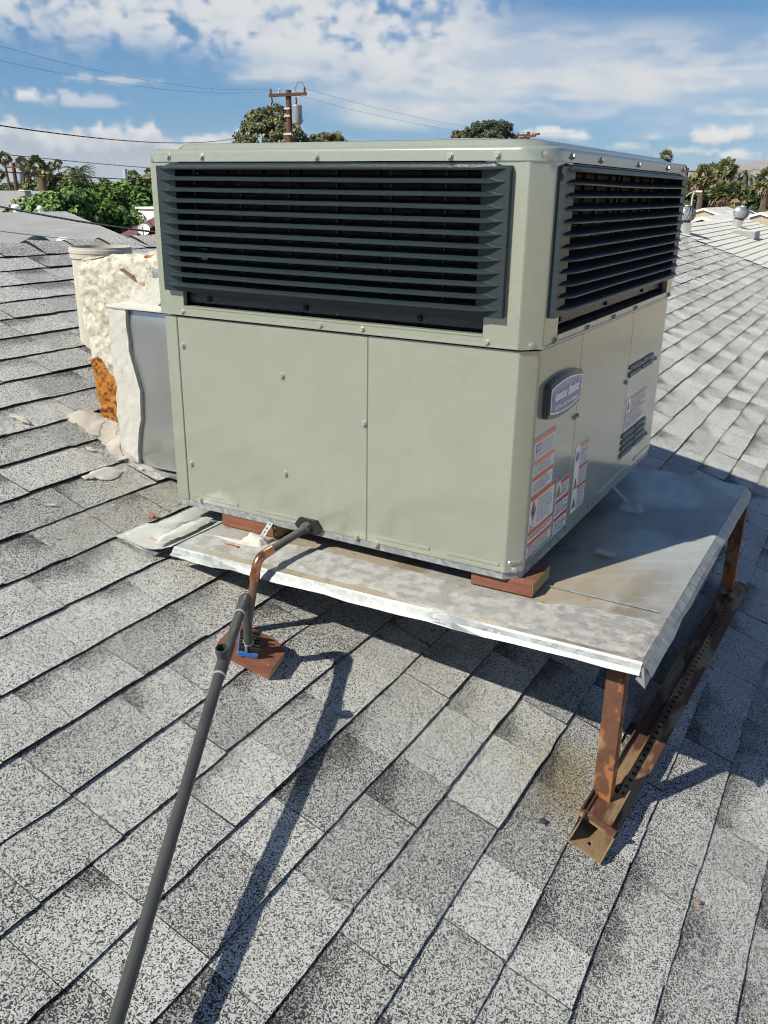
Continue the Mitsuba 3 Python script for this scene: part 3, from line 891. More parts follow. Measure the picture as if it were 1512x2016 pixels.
part(bd, 'lettering', cat_([words('American', .128, .474, .0215, .3, .094, True), words('Standard', .232, .474, .0245, .3, .092, True)]), 'm_badge_mark')
part(bd, 'tagline', words('HEATING & AIR CONDITIONING', .135, .450, .0085, .1, .19), 'm_badge_mark')


# ------------------------------------------------------------------ the stand: folded sheet metal deck on a rusty steel frame
stand = thing('equipment_stand', 'sheet metal deck on a rusty steel frame that carries the air conditioner above the roof', 'equipment stand')
DZ = -.045


def deck_pt(x, y):
    """the deck is level, and bends down to lie along the roof at its left end; a little uneven"""
    z = DZ - .035 * min(max(y / 1.47, 0), 1) * min(max((x + .6) / .98, 0), 1) + .004 * (meshkit.fbm(np.array([[x * 3.0, y * 3.0, .5]]), 2, 4)[0] - .5)
    zr_ = roof_z(x) + .012
    t = np.clip((-1.045 - x) / .10, 0, 1)
    z = z * (1 - t) + zr_ * t if x < -1.045 else z
    return [x, y, max(z, zr_) if x < -1.0 else z]


xs = np.concatenate([np.linspace(-1.215, -1.03, 8), np.linspace(-.99, .378, 30)])
ys = np.linspace(0, 1, 34)


def yf(x):
    e = -.205 + .045 * (x + 1.1) / 1.48
    if x < -1.05:
        e = -.205 - .035 * (-1.05 - x) / .165
    return e


def yb(x):
    return 1.47


V = []
for x in xs:
    for t in ys:
        y = yf(x) + t * (yb(x) - yf(x))
        V.append(deck_pt(x, y))
n, m = len(xs), len(ys)
F = [[i * m + j, (i + 1) * m + j, (i + 1) * m + j + 1, i * m + j + 1] for i in range(n - 1) for j in range(m - 1)]
top = tm(V, F)
low = tm(np.array(V) - [0, 0, .0015], [f[::-1] for f in F])
part(stand, 'deck', cat_([top, low]), 'm_deck', smooth=30)


def fold(path, outward, h, seed, kick=.010, crease=.004):
    """a bent-down edge along the path: crumpled strip, thin but with two faces"""
    rr = np.random.default_rng(seed)
    V = []
    for k, p in enumerate(path):
        p = np.asarray(p, float)
        j = rr.normal(0, 1, 3)
        a = p + outward * .0015 + [0, 0, .0005]
        b = p + outward * (.006 + .001 * j[0]) + [0, 0, -.005]
        c = p + outward * (.006 + kick + crease * .3 * j[1]) + [0, 0, -h * .55]
        d = p + outward * (.006 + kick * 1.8 + crease * .5 * j[2]) + [0, 0, -h + .0016 * j[0]]
        V += [a, b, c, d]
    F = [[k * 4 + i, k * 4 + i + 1, (k + 1) * 4 + i + 1, (k + 1) * 4 + i] for k in range(len(path) - 1) for i in range(3)]
    V = np.array(V)
    back = tm(V - outward * .0014, [f[::-1] for f in F])
    return cat_([tm(V, F), back])


fx = np.linspace(-1.035, .380, 19)
part(stand, 'front_fold', fold([deck_pt(x, yf(x)) for x in fx], np.array([0.0, -1, 0]), .024, 3), 'm_galv', smooth=12, label='bright bent-down front edge of the deck')
fy = np.linspace(yf(.378), 1.47, 15)
part(stand, 'side_fold', fold([deck_pt(.378, y) for y in fy], np.array([1.0, 0, 0]), .032, 5, kick=.012, crease=.005), 'm_galv', smooth=12)
# torn corner
cv = np.array([[.378, yf(.378), DZ], [.385, yf(.378) - .010, DZ - .006], [.395, yf(.378) - .012, DZ - .062], [.372, yf(.378) - .018, DZ - .040], [.402, yf(.378) + .035, DZ - .034], [.386, yf(.378) + .03, DZ - .004]])
part(stand, 'torn_corner', cat_([tm(cv, np.array([[0, 1, 5], [1, 2, 4], [1, 4, 5], [1, 3, 2]])), tm(cv - [.0012, -.0012, 0], np.array([[0, 5, 1], [1, 4, 2], [1, 5, 4], [1, 2, 3]]))]), 'm_galv')
# left flange lying on the shingles
fv = []
for x, y0 in ((-1.04, -.206), (-1.10, -.226), (-1.17, -.238), (-1.235, -.250)):
    for t in np.linspace(0, 1, 12):
        y = y0 + t * (.42 - .30 * (x + 1.04) / -.2)
        z = roof_z(x) + .014 + .004 * math.sin(9 * y + 5 * x)
        fv.append([x, y, max(z, DZ + .002) if x > -1.08 else z])
ff = [[i * 12 + j, i * 12 + j + 1, (i + 1) * 12 + j + 1, (i + 1) * 12 + j] for i in range(3) for j in range(11)]
part(stand, 'flange', cat_([tm(fv, ff), tm(np.array(fv) - [0, 0, .0015], [f[::-1] for f in ff])]), 'm_galv', smooth=40, label='flattened left end of the deck sheet on the shingles')


# grey roof coating brushed along the front of the deck
def blot(cx, cy, rx, ry, seed, n=60, rough=.35):
    rr = np.random.default_rng(seed)
    ph = rr.uniform(0, 6.28, 9)
    am = rr.uniform(.3, 1, 9) / np.arange(1, 10) ** .8
    out = []
    for a in np.linspace(0, 2 * np.pi, n, endpoint=False):
        k = 1 + rough * sum(am[i] * math.sin((i + 1) * a + ph[i]) for i in range(9)) / 2.2
        out.append((cx + rx * k * math.cos(a), cy + ry * k * math.sin(a)))
    return Polygon(out).buffer(0)


def sheet(poly, zfun, h, seed, step=.012, soft=.02):
    """a thin brushed-on layer over the polygon: thin at its edge, lumpy inside"""
    x0, y0, x1, y1 = poly.bounds
    from shapely import contains_xy, distance, points
    gx, gy = np.arange(x0 - step, x1 + 2 * step, step), np.arange(y0 - step, y1 + 2 * step, step)
    X, Y = np.meshgrid(gx, gy, indexing='ij')
    ins = contains_xy(poly, X, Y)
    dist = np.where(ins, distance(points(X, Y), poly.exterior), -distance(points(X, Y), poly))
    lump = meshkit.fbm(np.stack([X * 28, Y * 28, np.full_like(X, seed)], -1), 3, seed)
    hh = np.where(ins, np.clip(dist / soft, 0, 1) * h * (.45 + 1.1 * lump) + .0012, -.0010)
    Z = np.vectorize(zfun)(X, Y) + hh
    idx = np.arange(X.size).reshape(X.shape)
    keep = (dist > -step * 1.1)
    F = []
    for i in range(len(gx) - 1):
        for j in range(len(gy) - 1):
            if keep[i, j] and keep[i + 1, j] and keep[i, j + 1] and keep[i + 1, j + 1]:
                F.append([idx[i, j], idx[i + 1, j], idx[i + 1, j + 1], idx[i, j + 1]])
    m = tm(np.stack([X, Y, Z], -1).reshape(-1, 3), F)
    m.remove_unreferenced_vertices()
    return m


def deck_z(x, y):
    return deck_pt(x, y)[2]


e = np.linspace(-1.03, .372, 60)
jag = lambda k, s: .03 * (meshkit.fbm(np.stack([k * 9, k * 0, k * 0 + s], -1), 4, s) - .5)
lo_ = [(x, yf(x) + .020 + .4 * j + (.012 if x < -.3 else 0)) for x, j in zip(e, jag(e, 3))]
hi_ = [(x, yf(x) + (.185 if x > -.8 else .12) + 1.3 * j + (.03 if x > .1 else 0)) for x, j in zip(e, jag(e, 8))]
part(stand, 'roof_coating', sheet(Polygon(lo_ + hi_[::-1]).buffer(0), deck_z, .004, 5, .010, .012), 'm_coat', smooth=True, label='cracked grey coating brushed along the front of the deck')
part(stand, 'roof_coating', sheet(blot(.345, -.085, .030, .075, 4), deck_z, .006, 6, .008, .012), 'm_coat', smooth=True)
part(stand, 'seam_strip', bx(.03, .352, .118, .121, DZ + .001, DZ + .0045), 'm_galv')

# rusty frame, legs and rails
FX0, FX1, FY0, FY1 = -1.0, .345, -.135, 1.44
fr = [bx(FX0, FX1, FY0, FY0 + .005, DZ - .056, DZ - .006), bx(FX0, FX1, FY0 + .005, FY0 + .045, DZ - .012, DZ - .006)]
part(stand, 'frame_angle', cat_(fr), 'm_rust', label='rusty steel angle under the front edge')
part(stand, 'frame_angle', cat_([bx(FX0, FX1, FY1 - .005, FY1, DZ - .096, DZ - .046), bx(FX0, FX1, FY1 - .045, FY1 - .005, DZ - .052, DZ - .046)]), 'm_rust')
sidea = cat_([bx(0, 1.50, -.005, 0, -.050, -.0005), bx(0, 1.50, .0005, .045, -.0065, -.0005)])
part(stand, 'frame_angle', xf(sidea, frame((FX1, FY0 + .05, DZ - .0125), (.020, 1.40, -.036))), 'm_rust')
for x, y, zt_, zb in ((.288, -.110, DZ - .058, -.512), (.347, 1.455, DZ - .050, -.528)):
    leg = [bx(x, x + .047, y, y + .0055, zb, zt_, .0008), bx(x + .0415, x + .047, y + .0056, y + .047, zb, zt_, .0008)]
    part(stand, 'leg', wobble(cat_(leg), .0006, 30, 3), 'm_rust', label='rusty angle iron leg under the ' + ('near' if y < 0 else 'far') + ' right corner')


# slotted channel on the roof under the legs
def rail_frame(x):
    M = np.eye(4)
    dv_ = np.array([.036, 1, .036 * RB]) / np.linalg.norm([.036, 1, .036 * RB])
    M[:3, 0], M[:3, 1], M[:3, 2] = np.cross(dv_, NR), dv_, NR
    M[:3, 3] = on_roof(x, 0, .012)
    return M


RM = rail_frame(.280)
RY0, RY1 = -.262, 1.62
slots = [rect(.051, y, .062, y + .012) for y in np.arange(RY0 + .10, RY1 - .03, .0335)]
flange = extrude(rect(.047, RY0 + .075, .094, RY1).difference(unary_union(slots)), .0035)
flange.apply_translation([0, 0, .034])
floor = extrude(rect(0, RY0, .0935, RY1).difference(rect(.044, RY0 + .030, .058, RY0 + .044)), .004)
ch = cat_([floor, on_right(extrude(Polygon([(RY0, .0045), (RY1, .0045), (RY1, .058), (RY0 + .05, .058), (RY0, .044)]), .004), 0),
           on_right(extrude(Polygon([(RY0, .0045), (RY1, .0045), (RY1, .0335), (RY0 + .07, .0335), (RY0 + .03, .024), (RY0, .020)]), .0035), .0895), flange])
part(stand, 'rail', xf(ch, RM), 'm_rail', label='slotted steel channel lying on the shingles under the legs')
inner = cat_([bx(.006, .040, RY0 + .24, RY1 - .04, .040, .044), bx(.0405, .0445, RY0 + .24, RY1 - .04, .020, .062)])
part(stand, 'rail_angle', xf(inner, RM), 'm_rail')
tray = cat_([bx(-.008, .066, RY0 + .072, RY0 + .205, .047, .052), bx(-.013, -.0085, RY0 + .064, RY0 + .235, .018, .064), bx(.0665, .071, RY0 + .072, RY0 + .235, .047, .066), bx(-.0082, .088, RY0 + .066, RY0 + .0715, .034, .058)])
part(stand, 'foot_bracket', xf(tray, RM), 'm_rail')
part(stand, 'foot_bracket', xf(bx(-.008, .066, 1.40, 1.55, .047, .052), RM), 'm_rail')

# ------------------------------------------------------------------ wood blocks and straps
def board(name, x0, x1, y0, y1, z0, z1, label, rot=0.0, group=None):
    k = thing(name, label, 'wood block', group)
    c = ((x0 + x1) / 2, (y0 + y1) / 2, 0)
    part(k, 'timber', xf(bx(x0, x1 - .0012, y0, y1, z0, z1, .0015), rotz(rot, c)), 'm_redwood')
    part(k, 'end_grain', xf(bx(x1 - .0011, x1, y0 + .001, y1 - .001, z0 + .001, z1 - .001), rotz(rot, c)), 'm_endgrain')
    return k


board('wood_block', -.145, .034, .020, .165, DZ + .0035, -.0005, 'short redwood block under the near right corner of the air conditioner', .02)
board('wood_block', -1.02, -.80, .006, .10, DZ + .0035, -.0005, 'redwood block under the front left part of the air conditioner')


def strap(p0, p1, side, w, holes, label, seed):
    """perforated metal strap from the base rail down to the deck, its foot buried in white mastic"""
    k = thing('metal_strap', label, 'strap')
    p0, p1, side = (np.asarray(v, float) for v in (p0, p1, side))
    L = np.linalg.norm(p1 - p0)
    poly = rect(0, -w / 2, L, w / 2)
    for i in range(holes):
        c = L * (.10 + .8 * i / max(1, holes - 1))
        poly = poly.difference(Polygon([(c + .0034 * math.cos(a), .0034 * math.sin(a)) for a in np.linspace(0, 6.28, 10)[:-1]]))
    M = np.eye(4)
    x = (p1 - p0) / L
    z = np.cross(x, side)
    z /= np.linalg.norm(z)
    M[:3, 0], M[:3, 1], M[:3, 2], M[:3, 3] = x, np.cross(z, x), z, p0
    part(k, 'band', xf(extrude(poly, .0015), M), 'm_galv')
    part(k, 'mastic', sheet(blot(p1[0], p1[1], .045, .030, seed, rough=.6), deck_z, .024, seed, .006, .016), 'm_mastic', smooth=True)
    return k


strap((-.815, -.004, .012), (-.825, -.058, DZ + .006), (1, 0, 0), .019, 5, 'perforated metal strap stuck to the deck with white mastic, left of the drain pipe', 21)
strap((.004, .905, .014), (.058, .915, DZ + .006), (0, 1, 0), .019, 4, 'perforated metal strap stuck down with white mastic beside the shaded right side', 22)
k = thing('sealant_smear', 'white sealant brushed on the deck left of the perforated strap and drain pipe', 'sealant')
part(k, 'smear', sheet(blot(-.86, -.075, .10, .018, 31, rough=.7), deck_z, .004, 31, .007, .010), 'm_mastic', smooth=True)
k = thing('sealant_smear', 'yellowed white sealant on the left end of the deck sheet', 'sealant')
part(k, 'smear', sheet(blot(-1.105, -.06, .028, .12, 33, rough=.55), lambda x, y: max(roof_z(x) + .0165, DZ), .006, 33, .007, .012), 'm_mastic', smooth=True)
solo('paint_scrap', xf(wobble(bx(-.028, .028, -.014, .014, 0, .003), .006, 40, 9), np.array([[1, 0, 0, .118], [0, 1, 0, .43], [0, 0, 1, DZ + .004], [0, 0, 0, 1.0]])), 'm_flake', 'curled grey scrap on the shaded part of the deck', 'scrap')
solo('rubber_scrap', wobble(bx(-.91, -.852, -.128, -.114, DZ + .003, DZ + .008, .002), .004, 60, 3), 'm_copper_dark', 'dark smudge of old sealant on the front of the deck near the copper elbow', 'scrap')

# ------------------------------------------------------------------ condensate drain
drain = thing('condensate_drain', 'drain line with copper elbow and long dark grey pipe leaving the air conditioner', 'drain pipe')
part(drain, 'outlet_fitting', tube([(-.673, -.008, .030), (-.674, -.030, .027)], .0165, 8), 'm_grey_pipe')
p_out, elb, p_dn = np.array([-.674, -.030, .027]), np.array([-.690, -.236, .005]), np.array([-.712, -.262, -.185])
d1 = (elb - p_out) / np.linalg.norm(elb - p_out)
part(drain, 'grey_pipe', tube([p_out, p_out + d1 * .145], .0118, 20), 'm_grey_pipe', smooth=40)
d2 = (p_dn - elb) / np.linalg.norm(p_dn - elb)
cb = bend(p_out, p_dn, elb, .034, 10)
part(drain, 'copper_elbow', tube([p_out + d1 * .1455, p_out + d1 * .150] + cb + [elb + d2 * .062], [.0122, .0136] + [.0136] * len(cb) + [.0136], 24), 'm_copper', smooth=40, label='shiny copper elbow')
part(drain, 'elbow_collar', tube([elb + d2 * .046, elb + d2 * .066], .0147, 24), 'm_copper', smooth=40)
part(drain, 'drop_pipe', tube([elb + d2 * .0665, p_dn], .0120, 20), 'm_copper_dark', smooth=40)
q0, q1 = np.array([-.619, -.380, -.186]), np.array([-.603, -.399, -.018])
trap = [p_dn + [0, 0, 0.0], *bend(p_dn, q0 + [0, 0, -.03], p_dn + [0.0, -.006, -.022], .018, 6), q0 + [-.012, .016, -.024]]
part(drain, 'trap_pipe', tube(trap, .0122, 18), 'm_pipe', smooth=40)
tee_dir = np.array([.415, -.867, -.277]); tee_dir /= np.linalg.norm(tee_dir)
tee = np.array([-.489, -.632, -.064])
ab = (tee - q1) / np.linalg.norm(tee - q1)
part(drain, 'riser_pipe', tube([q0, q1 + [0, 0, -.030]], .0128, 20), 'm_pipe', smooth=40)
eb = bend(q0, tee, q1, .026, 10)
part(drain, 'street_elbow', tube([q1 + (q0 - q1) / np.linalg.norm(q0 - q1) * .050] + eb + [q1 + ab * .085], .0152, 22), 'm_pipe', smooth=40)
part(drain, 'short_pipe', tube([q1 + ab * .0855, tee - ab * .055], .0130, 20), 'm_pipe', smooth=40)
part(drain, 'glue_ring', tube([q1 + ab * .084, q1 + ab * .0875], .0157, 22), 'm_glue', smooth=40)
up = np.array([.10, -.26, 1.0]); up /= np.linalg.norm(up)
part(drain, 'tee_fitting', cat_([tube([tee - ab * .060, tee, tee + tee_dir * .050], .0156, 24), tube([tee, tee + up * .040], .0154, 24, caps=False), tube([tee + up * .040, tee + up * .012], .0126, 24, caps=False), tube([tee + up * .0398, tee + up * .0402], [.0154, .0126], 24, caps=False)]), 'm_pipe', smooth=40, label='tee fitting with an open vent on top')
part(drain, 'glue_ring', tube([tee + tee_dir * .0495, tee + tee_dir * .0535], .0163, 22), 'm_glue', smooth=40)
lp = [tee + tee_dir * (t + .050) + np.array([0, 0, -.010 * math.sin(math.pi * min(t / 1.4, 1))]) for t in np.linspace(0, 1.42, 24)]
part(drain, 'long_pipe', tube(lp, .0134, 24), 'm_pipe', smooth=40, label='long dark grey drain pipe running towards the eave')

# its support: strut on a blue foam base over a cut redwood block
blk = thing('pipe_block', 'cut redwood block on the shingles under the drain pipe support', 'wood block')
BM = np.eye(4)
ex = np.array([-.114, -.024, 0.038]); ex /= np.linalg.norm(ex)
ey = np.cross(NR, ex); ey = -ey if ey[1] < 0 else ey
BM[:3, 0], BM[:3, 1], BM[:3, 2], BM[:3, 3] = ex, ey, NR, on_roof(-.553, -.384, .008)
bp = extrude(Polygon([(0, 0), (.17, 0), (.17, .118), (.042, .118), (.004, .092)]), .037)
part(blk, 'timber', wobble(xf(bp, BM), .001, 20, 2), 'm_redwood')
endg = tm([[-.0008, .001, .001], [-.0008 + .004, .091, .001], [-.0008 + .004, .091, .036], [-.0008, .001, .036]], [[0, 1, 2, 3]])
part(blk, 'end_grain', xf(endg, BM), 'm_endgrain')
sup = thing('pipe_support', 'black slotted strut on a blue foam base clamping the drain riser', 'pipe support')
SM = np.eye(4)
sx = np.array([.80, .60, -.26]); sx /= np.linalg.norm(sx)
sy = np.cross(NR, sx)
SM[:3, 0], SM[:3, 1], SM[:3, 2], SM[:3, 3] = sx, sy, NR, on_roof(-.646, -.416, .046)
part(sup, 'foam_base', xf(bx(0, .056, 0, .085, 0, .014, .001), SM), 'm_blue', label='blue foam base')
part(sup, 'strut', xf(cat_([bx(0, .056, .004, .081, .0142, .0175)] + [bx(0, .056, y, y + .006, .0176, .030, .001) for y in (.004, .017, .030, .043, .056, .075)]), SM), 'm_black')
part(sup, 'clamp_ring', xf(lathe([(.0132, -.006), (.0150, -.006), (.0150, .006), (.0132, .006)], 20), trimesh.transformations.translation_matrix(q0 + [0, 0, .012])), 'm_grey_metal')
part(sup, 'bolt', xf(trimesh.creation.cylinder(.004, .016, sections=6), trimesh.transformations.translation_matrix(q0 + [.010, -.022, .006])), 'm_galv')

# ------------------------------------------------------------------ duct and foam coated plenum on the left
duct = thing('metal_duct', 'galvanised sheet metal duct joining the left side of the air conditioner', 'duct')
part(duct, 'casing', rounded_block((-1.545, .154, .035), (-W - .007, .92, .596), .018, .06), 'm_duct', smooth=35)
part(duct, 'lower_flange', bx(-1.50, -W - .008, .146, .156, .018, .034, .001), 'm_duct')


def ragged(x0, x1, z0, z1, seed, amp):
    rr = np.random.default_rng(seed)
    L = [(x0 + rr.normal(0, amp), z) for z in np.linspace(z0, z1, 18)]
    Rr = [(x1 + rr.normal(0, amp) + (.035 * max(0, math.sin((z1 - z) / (z1 - z0) * 5.2 - 1.2)) if x1 < -1.4 else 0), z) for z in np.linspace(z1, z0, 18)]
    return Polygon(L + Rr).buffer(.002).buffer(-.002)


def plaster(poly, y, th, seed):
    m = extrude(poly, th)
    v, f = trimesh.remesh.subdivide_to_size(m.vertices, m.faces, .03)
    m = wobble(trimesh.Trimesh(v, f), .0025, 30, seed)
    return on_front(m, -y)


mt = part(duct, 'mastic_strip', plaster(ragged(-1.592, -1.512, .020, .592, 3, .003), .154, .014, 5), 'm_mastic', label='white mastic strip up the edge of the duct')
part(duct, 'mastic_strip', wobble(bx(-1.60, -1.235, .135, .26, .597, .606, .002), .004, 20, 8), 'm_mastic')
part(duct, 'mastic_strip', plaster(Polygon([(-1.212, .31), (-1.235, .33), (-1.238, .38), (-1.262, .40), (-1.236, .42), (-1.240, .47), (-1.225, .52), (-1.212, .53)]), .153, .008, 6), 'm_mastic')
part(duct, 'mastic_strip', plaster(ragged(-1.535, -1.475, .002, .034, 9, .006), .150, .016, 7), 'm_mastic')

fb = thing('foam_coated_plenum', 'cream spray foam box with peeling coating and orange bare patches behind the metal duct', 'plenum')
fm = rounded_block((-1.885, .265, -.10), (-1.30, .74, .735), .035, .0125)
v = np.array(fm.vertices)
nn = np.array(trimesh.Trimesh(fm.vertices, fm.faces).vertex_normals)
# leans: wide at the top, tucked in low; front face slumps forward low down
t = np.clip((v[:, 2] - .15) / .55, 0, 1)
v[:, 0] += np.where(v[:, 0] < -1.6, (1 - t) * .085 * np.clip((.75 - v[:, 2]) / .75, 0, 1), 0) + np.where(v[:, 0] > -1.5, -.02, 0)
v[:, 1] -= np.clip((.35 - v[:, 2]) / .35, 0, 1) * .035
v[:, 2] += np.where(v[:, 2] > .6, .045 * (v[:, 0] + 1.885) / .58 + .02 * (v[:, 1] - .26), 0)
d = (meshkit.fbm(v * 7, 3, 3) - .5) * .030 + (meshkit.fbm(v * 62, 3, 9) - .5) * .015 + (meshkit.fbm(v * 24, 3, 19) - .5) * .016
foam = trimesh.Trimesh(v + nn * d[:, None], fm.faces, process=False)
part(fb, 'foam', foam, 'm_foam', smooth=True)
part(fb, 'exposed_metal', wobble(rounded_block((-1.47, .235, .60), (-1.215, .60, .725), .012, .04), .006, 14, 4), 'm_duct', smooth=40, label='crumpled bare metal above the duct')
for i, poly in enumerate((Polygon([(-1.56, .60), (-1.44, .60), (-1.40, .63), (-1.36, .61), (-1.33, .64), (-1.37, .66), (-1.40, .70), (-1.45, .695), (-1.47, .66), (-1.52, .655)]), Polygon([(-1.36, .600), (-1.31, .600), (-1.32, .625), (-1.335, .64)]))):
    part(fb, 'mastic_patch', plaster(poly, .228 - .003 * i, .016, 12 + i), 'm_mastic')
part(fb, 'peeled_flake', xf(wobble(bx(-.05, .05, -.02, .02, 0, .004), .012, 25, 2), frame((-1.80, .30, .742), (1, .2, .22))), 'm_mastic')
part(fb, 'peeled_flake', xf(wobble(bx(-.03, .03, -.012, .012, 0, .004), .010, 30, 5), frame((-1.60, .255, .70), (1, .1, -.5))), 'm_copper_dark')

sk = thing('cracked_sealant', 'cracked tan sealant skirt where the foam box meets the shingles', 'sealant')
part(sk, 'skirt', sheet(blot(-1.735, .205, .165, .085, 44, rough=.45).union(blot(-1.60, .17, .09, .055, 45)), lambda x, y: roof_z(x) + .006, .040, 44, .011, .06), 'm_sealant', smooth=True)
k = thing('sealant_smear', 'white sealant smear on the shingles in front of the metal duct', 'sealant')
part(k, 'smear', sheet(blot(-1.512, -.03, .030, .060, 46, rough=.8), lambda x, y: roof_z(x) + .010, .004, 46, .007, .010), 'm_mastic', smooth=True)
bits = [(-1.93, -.02, 'long cream paint flake on the shingles left of the duct', .045), (-1.56, .10, 'white curled flake under the corner of the mastic strip', .025), (-1.48, .11, 'small white curl beside the duct foot', .016),
        (-1.46, -.30, 'small white flake on the shingles below the duct', .014), (-1.36, -.14, 'white crumb on the shingles by the deck sheet', .012), (-1.66, .05, 'cream flake beside the cracked sealant skirt', .022)]
for i, (x, y, lab, s) in enumerate(bits):
    fl_ = extrude(blot(0, 0, s * .8, s * .34, 60 + i, 22, .9), .003)
    mm = wobble(trimesh.Trimesh(*trimesh.remesh.subdivide_to_size(fl_.vertices, fl_.faces, .012)), s * .25, 1.2 / s, 50 + i)
    solo('paint_flake', xf(mm, frame(on_roof(x, y, .012), (math.cos(i * 1.3), math.sin(i * 1.3), RB * math.cos(i * 1.3)), NR)), 'm_flake', lab, 'flake')
solo('rust_crumb', xf(wobble(bx(-.009, .009, -.007, .007, 0, .006), .004, 90, 3), frame(on_roof(-1.255, -.075, .012), (1, .3, RB), NR)), 'm_rust_bit', 'orange crumb on the shingles beside the deck sheet', 'crumb')
solo('rust_crumb', xf(wobble(bx(-.006, .006, -.004, .004, 0, .004), .003, 90, 4), frame(on_roof(.588, -.183, .012), (1, -.6, RB), NR)), 'm_rust_bit', 'orange crumb on the shingles at the lower right', 'crumb')
for x, y, lab in ((.205, -.245, 'dark tar lump on the shingles left of the rusty rail end'), ):
    solo('tar_lump', xf(wobble(trimesh.creation.icosphere(2, .009), .006, 40, 7), np.array([[1, 0, 0, x], [0, 1, 0, y], [0, 0, .35, roof_z(x) + .010], [0, 0, 0, 1.0]])), 'm_seam', lab, 'tar')

vp = thing('roof_vent_pipe', 'beige round vent pipe with a collar standing behind the foam box', 'vent pipe')
zb = roof_z(-2.31) - .02
part(vp, 'pipe', lathe([(.124, zb), (.124, .690), (.131, .692), (.131, .738), (.124, .738), (.120, .70), (.118, .45)], 40, (-2.31, .80, 0)), 'm_beige', smooth=35)
part(vp, 'collar', lathe([(.1315, .712), (.1345, .714), (.1345, .728), (.1315, .730)], 40, (-2.31, .80, 0)), 'm_beige', smooth=35)


# ------------------------------------------------------------------ ground, hills
def pol(bearing, dist, z=None):
    """a surveyed place: degrees from the y axis and metres, seen from where the photographer stands"""
    b = math.radians(bearing)
    p = np.array([EYE[0] + dist * math.sin(b), EYE[1] + dist * math.cos(b)])
    return p if z is None else np.array([p[0], p[1], z])


gx = np.concatenate([-np.geomspace(9400, 20, 14), np.linspace(-15, 15, 5), np.geomspace(20, 9400, 14)])
GV = [[a, b, GZ] for a in gx for b in gx]
n = len(gx)
solo('ground', tm(GV, [[i * n + j, (i + 1) * n + j, (i + 1) * n + j + 1, i * n + j + 1] for i in range(n - 1) for j in range(n - 1)]), 'm_ground', 'dry sandy ground of the neighbourhood below the roofs', kind='structure')
bs = np.linspace(-34, 14, 170)
HV, HF = [], []
for i, b in enumerate(bs):
    rise = 1 / (1 + math.exp(-(b + 12.2) / 1.5))
    hgt = 30 + rise * (262 + 9 * (b + 9)) + 26 * (meshkit.fbm(np.array([[b * .9, 0, 0]]), 5, 3)[0] - .5) + 12 * (meshkit.fbm(np.array([[b * 4.2, 0, 2]]), 3, 5)[0] - .5)
    for k, s in enumerate(np.linspace(0, 1, 16)):
        d = 6400 + 2200 * s
        wr = 55 * (meshkit.fbm(np.array([[b * 2.2, s * 4, 1]]), 4, 8)[0] - .5) * math.sin(math.pi * min(1, s * 1.05))
        HV.append(pol(b, d, GZ - 4 + (hgt * s ** 1.15 + wr * (s < .99)) * (1 if s > 0 else 0)))
m = 16
for i in range(len(bs) - 1):
    for k in range(m - 1):
        HF.append([i * m + k, i * m + k + 1, (i + 1) * m + k + 1, (i + 1) * m + k])
solo('hills', tm(HV, [f[::-1] for f in HF]), 'm_hill', 'bare desert hills fading on the horizon at right', kind='structure', smooth=True)


# ------------------------------------------------------------------ neighbouring houses
def gable(name, label, ridge, half, pitch, zr_, zbase, roofm, wallm, axis='y', over=.35, fascia='m_white_wall', parts=True, roof_label=None):
    """ridge = (fixed coordinate, start, end); the roof slopes to both sides of it"""
    c, a, b = ridge
    k = thing(name, label, 'house')
    sw = (lambda p: p) if axis == 'y' else (lambda p: (p[1], p[0], p[2]))
    flip = axis != 'y'
    ze_ = zr_ - half * pitch
    sec = [(c - half, ze_), (c, zr_), (c + half, ze_), (c + half, ze_ - .14), (c, zr_ - .14), (c - half, ze_ - .14)]
    V = [sw((x, y, z)) for y in (a, b) for x, z in sec]
    F = [[0, 6, 7, 1], [1, 7, 8, 2], [3, 9, 10, 4], [4, 10, 11, 5], [2, 8, 9, 3], [5, 11, 6, 0]]
    F = [f[::-1] for f in F] if flip else F
    part(k, 'roof', tm(V, F), roofm, label=roof_label)
    for e, y in enumerate((a, b)):
        V = [sw((x, y + (-.01 if e == 0 else .01), z)) for x, z in sec]
        part(k, 'fascia', tm(V, [[0, 1, 4, 5], [1, 2, 3, 4]] + [[5, 4, 1, 0], [4, 3, 2, 1]]), fascia)
    w = half - over
    V = []
    for y in (a + over, b - over):
        V += [sw((c - w, y, zbase)), sw((c + w, y, zbase)), sw((c + w, y, zr_ - w * pitch - .15)), sw((c, y, zr_ - .15)), sw((c - w, y, zr_ - w * pitch - .15))]
    V = np.array(V)
    F3 = [[0, 1, 2], [0, 2, 3], [0, 3, 4], [5, 7, 6], [5, 8, 7], [5, 9, 8], [1, 6, 7], [1, 7, 2], [0, 4, 9], [0, 9, 5]]
    part(k, 'wall', tm(V, F3 + [f[::-1] for f in F3]), wallm)
    return k


gable('neighbour_house', 'house next door with a broad plain grey shingle roof beyond our ridge at left', (-12.0, -6.0, 9.08), 4.2, .27, .560, GZ, 'm_far_shingle', 'm_wall')
# vents and caps on that roof
NRZ = lambda x: .560 - .27 * (x + 12.0)


def cap_vent(x, y, z0, r, h, label):
    k = thing('roof_vent', label, 'roof vent')
    part(k, 'pipe', lathe([(r * .62, z0 - .1), (r * .62, z0 + h * .62)], 16, (x, y, 0)), 'm_white_paint', smooth=40)
    part(k, 'cap', lathe([(r * .7, z0 + h * .60), (r, z0 + h * .64), (r, z0 + h * .80), (r * .55, z0 + h), (.001, z0 + h)], 18, (x, y, 0)), 'm_white_paint', smooth=35)


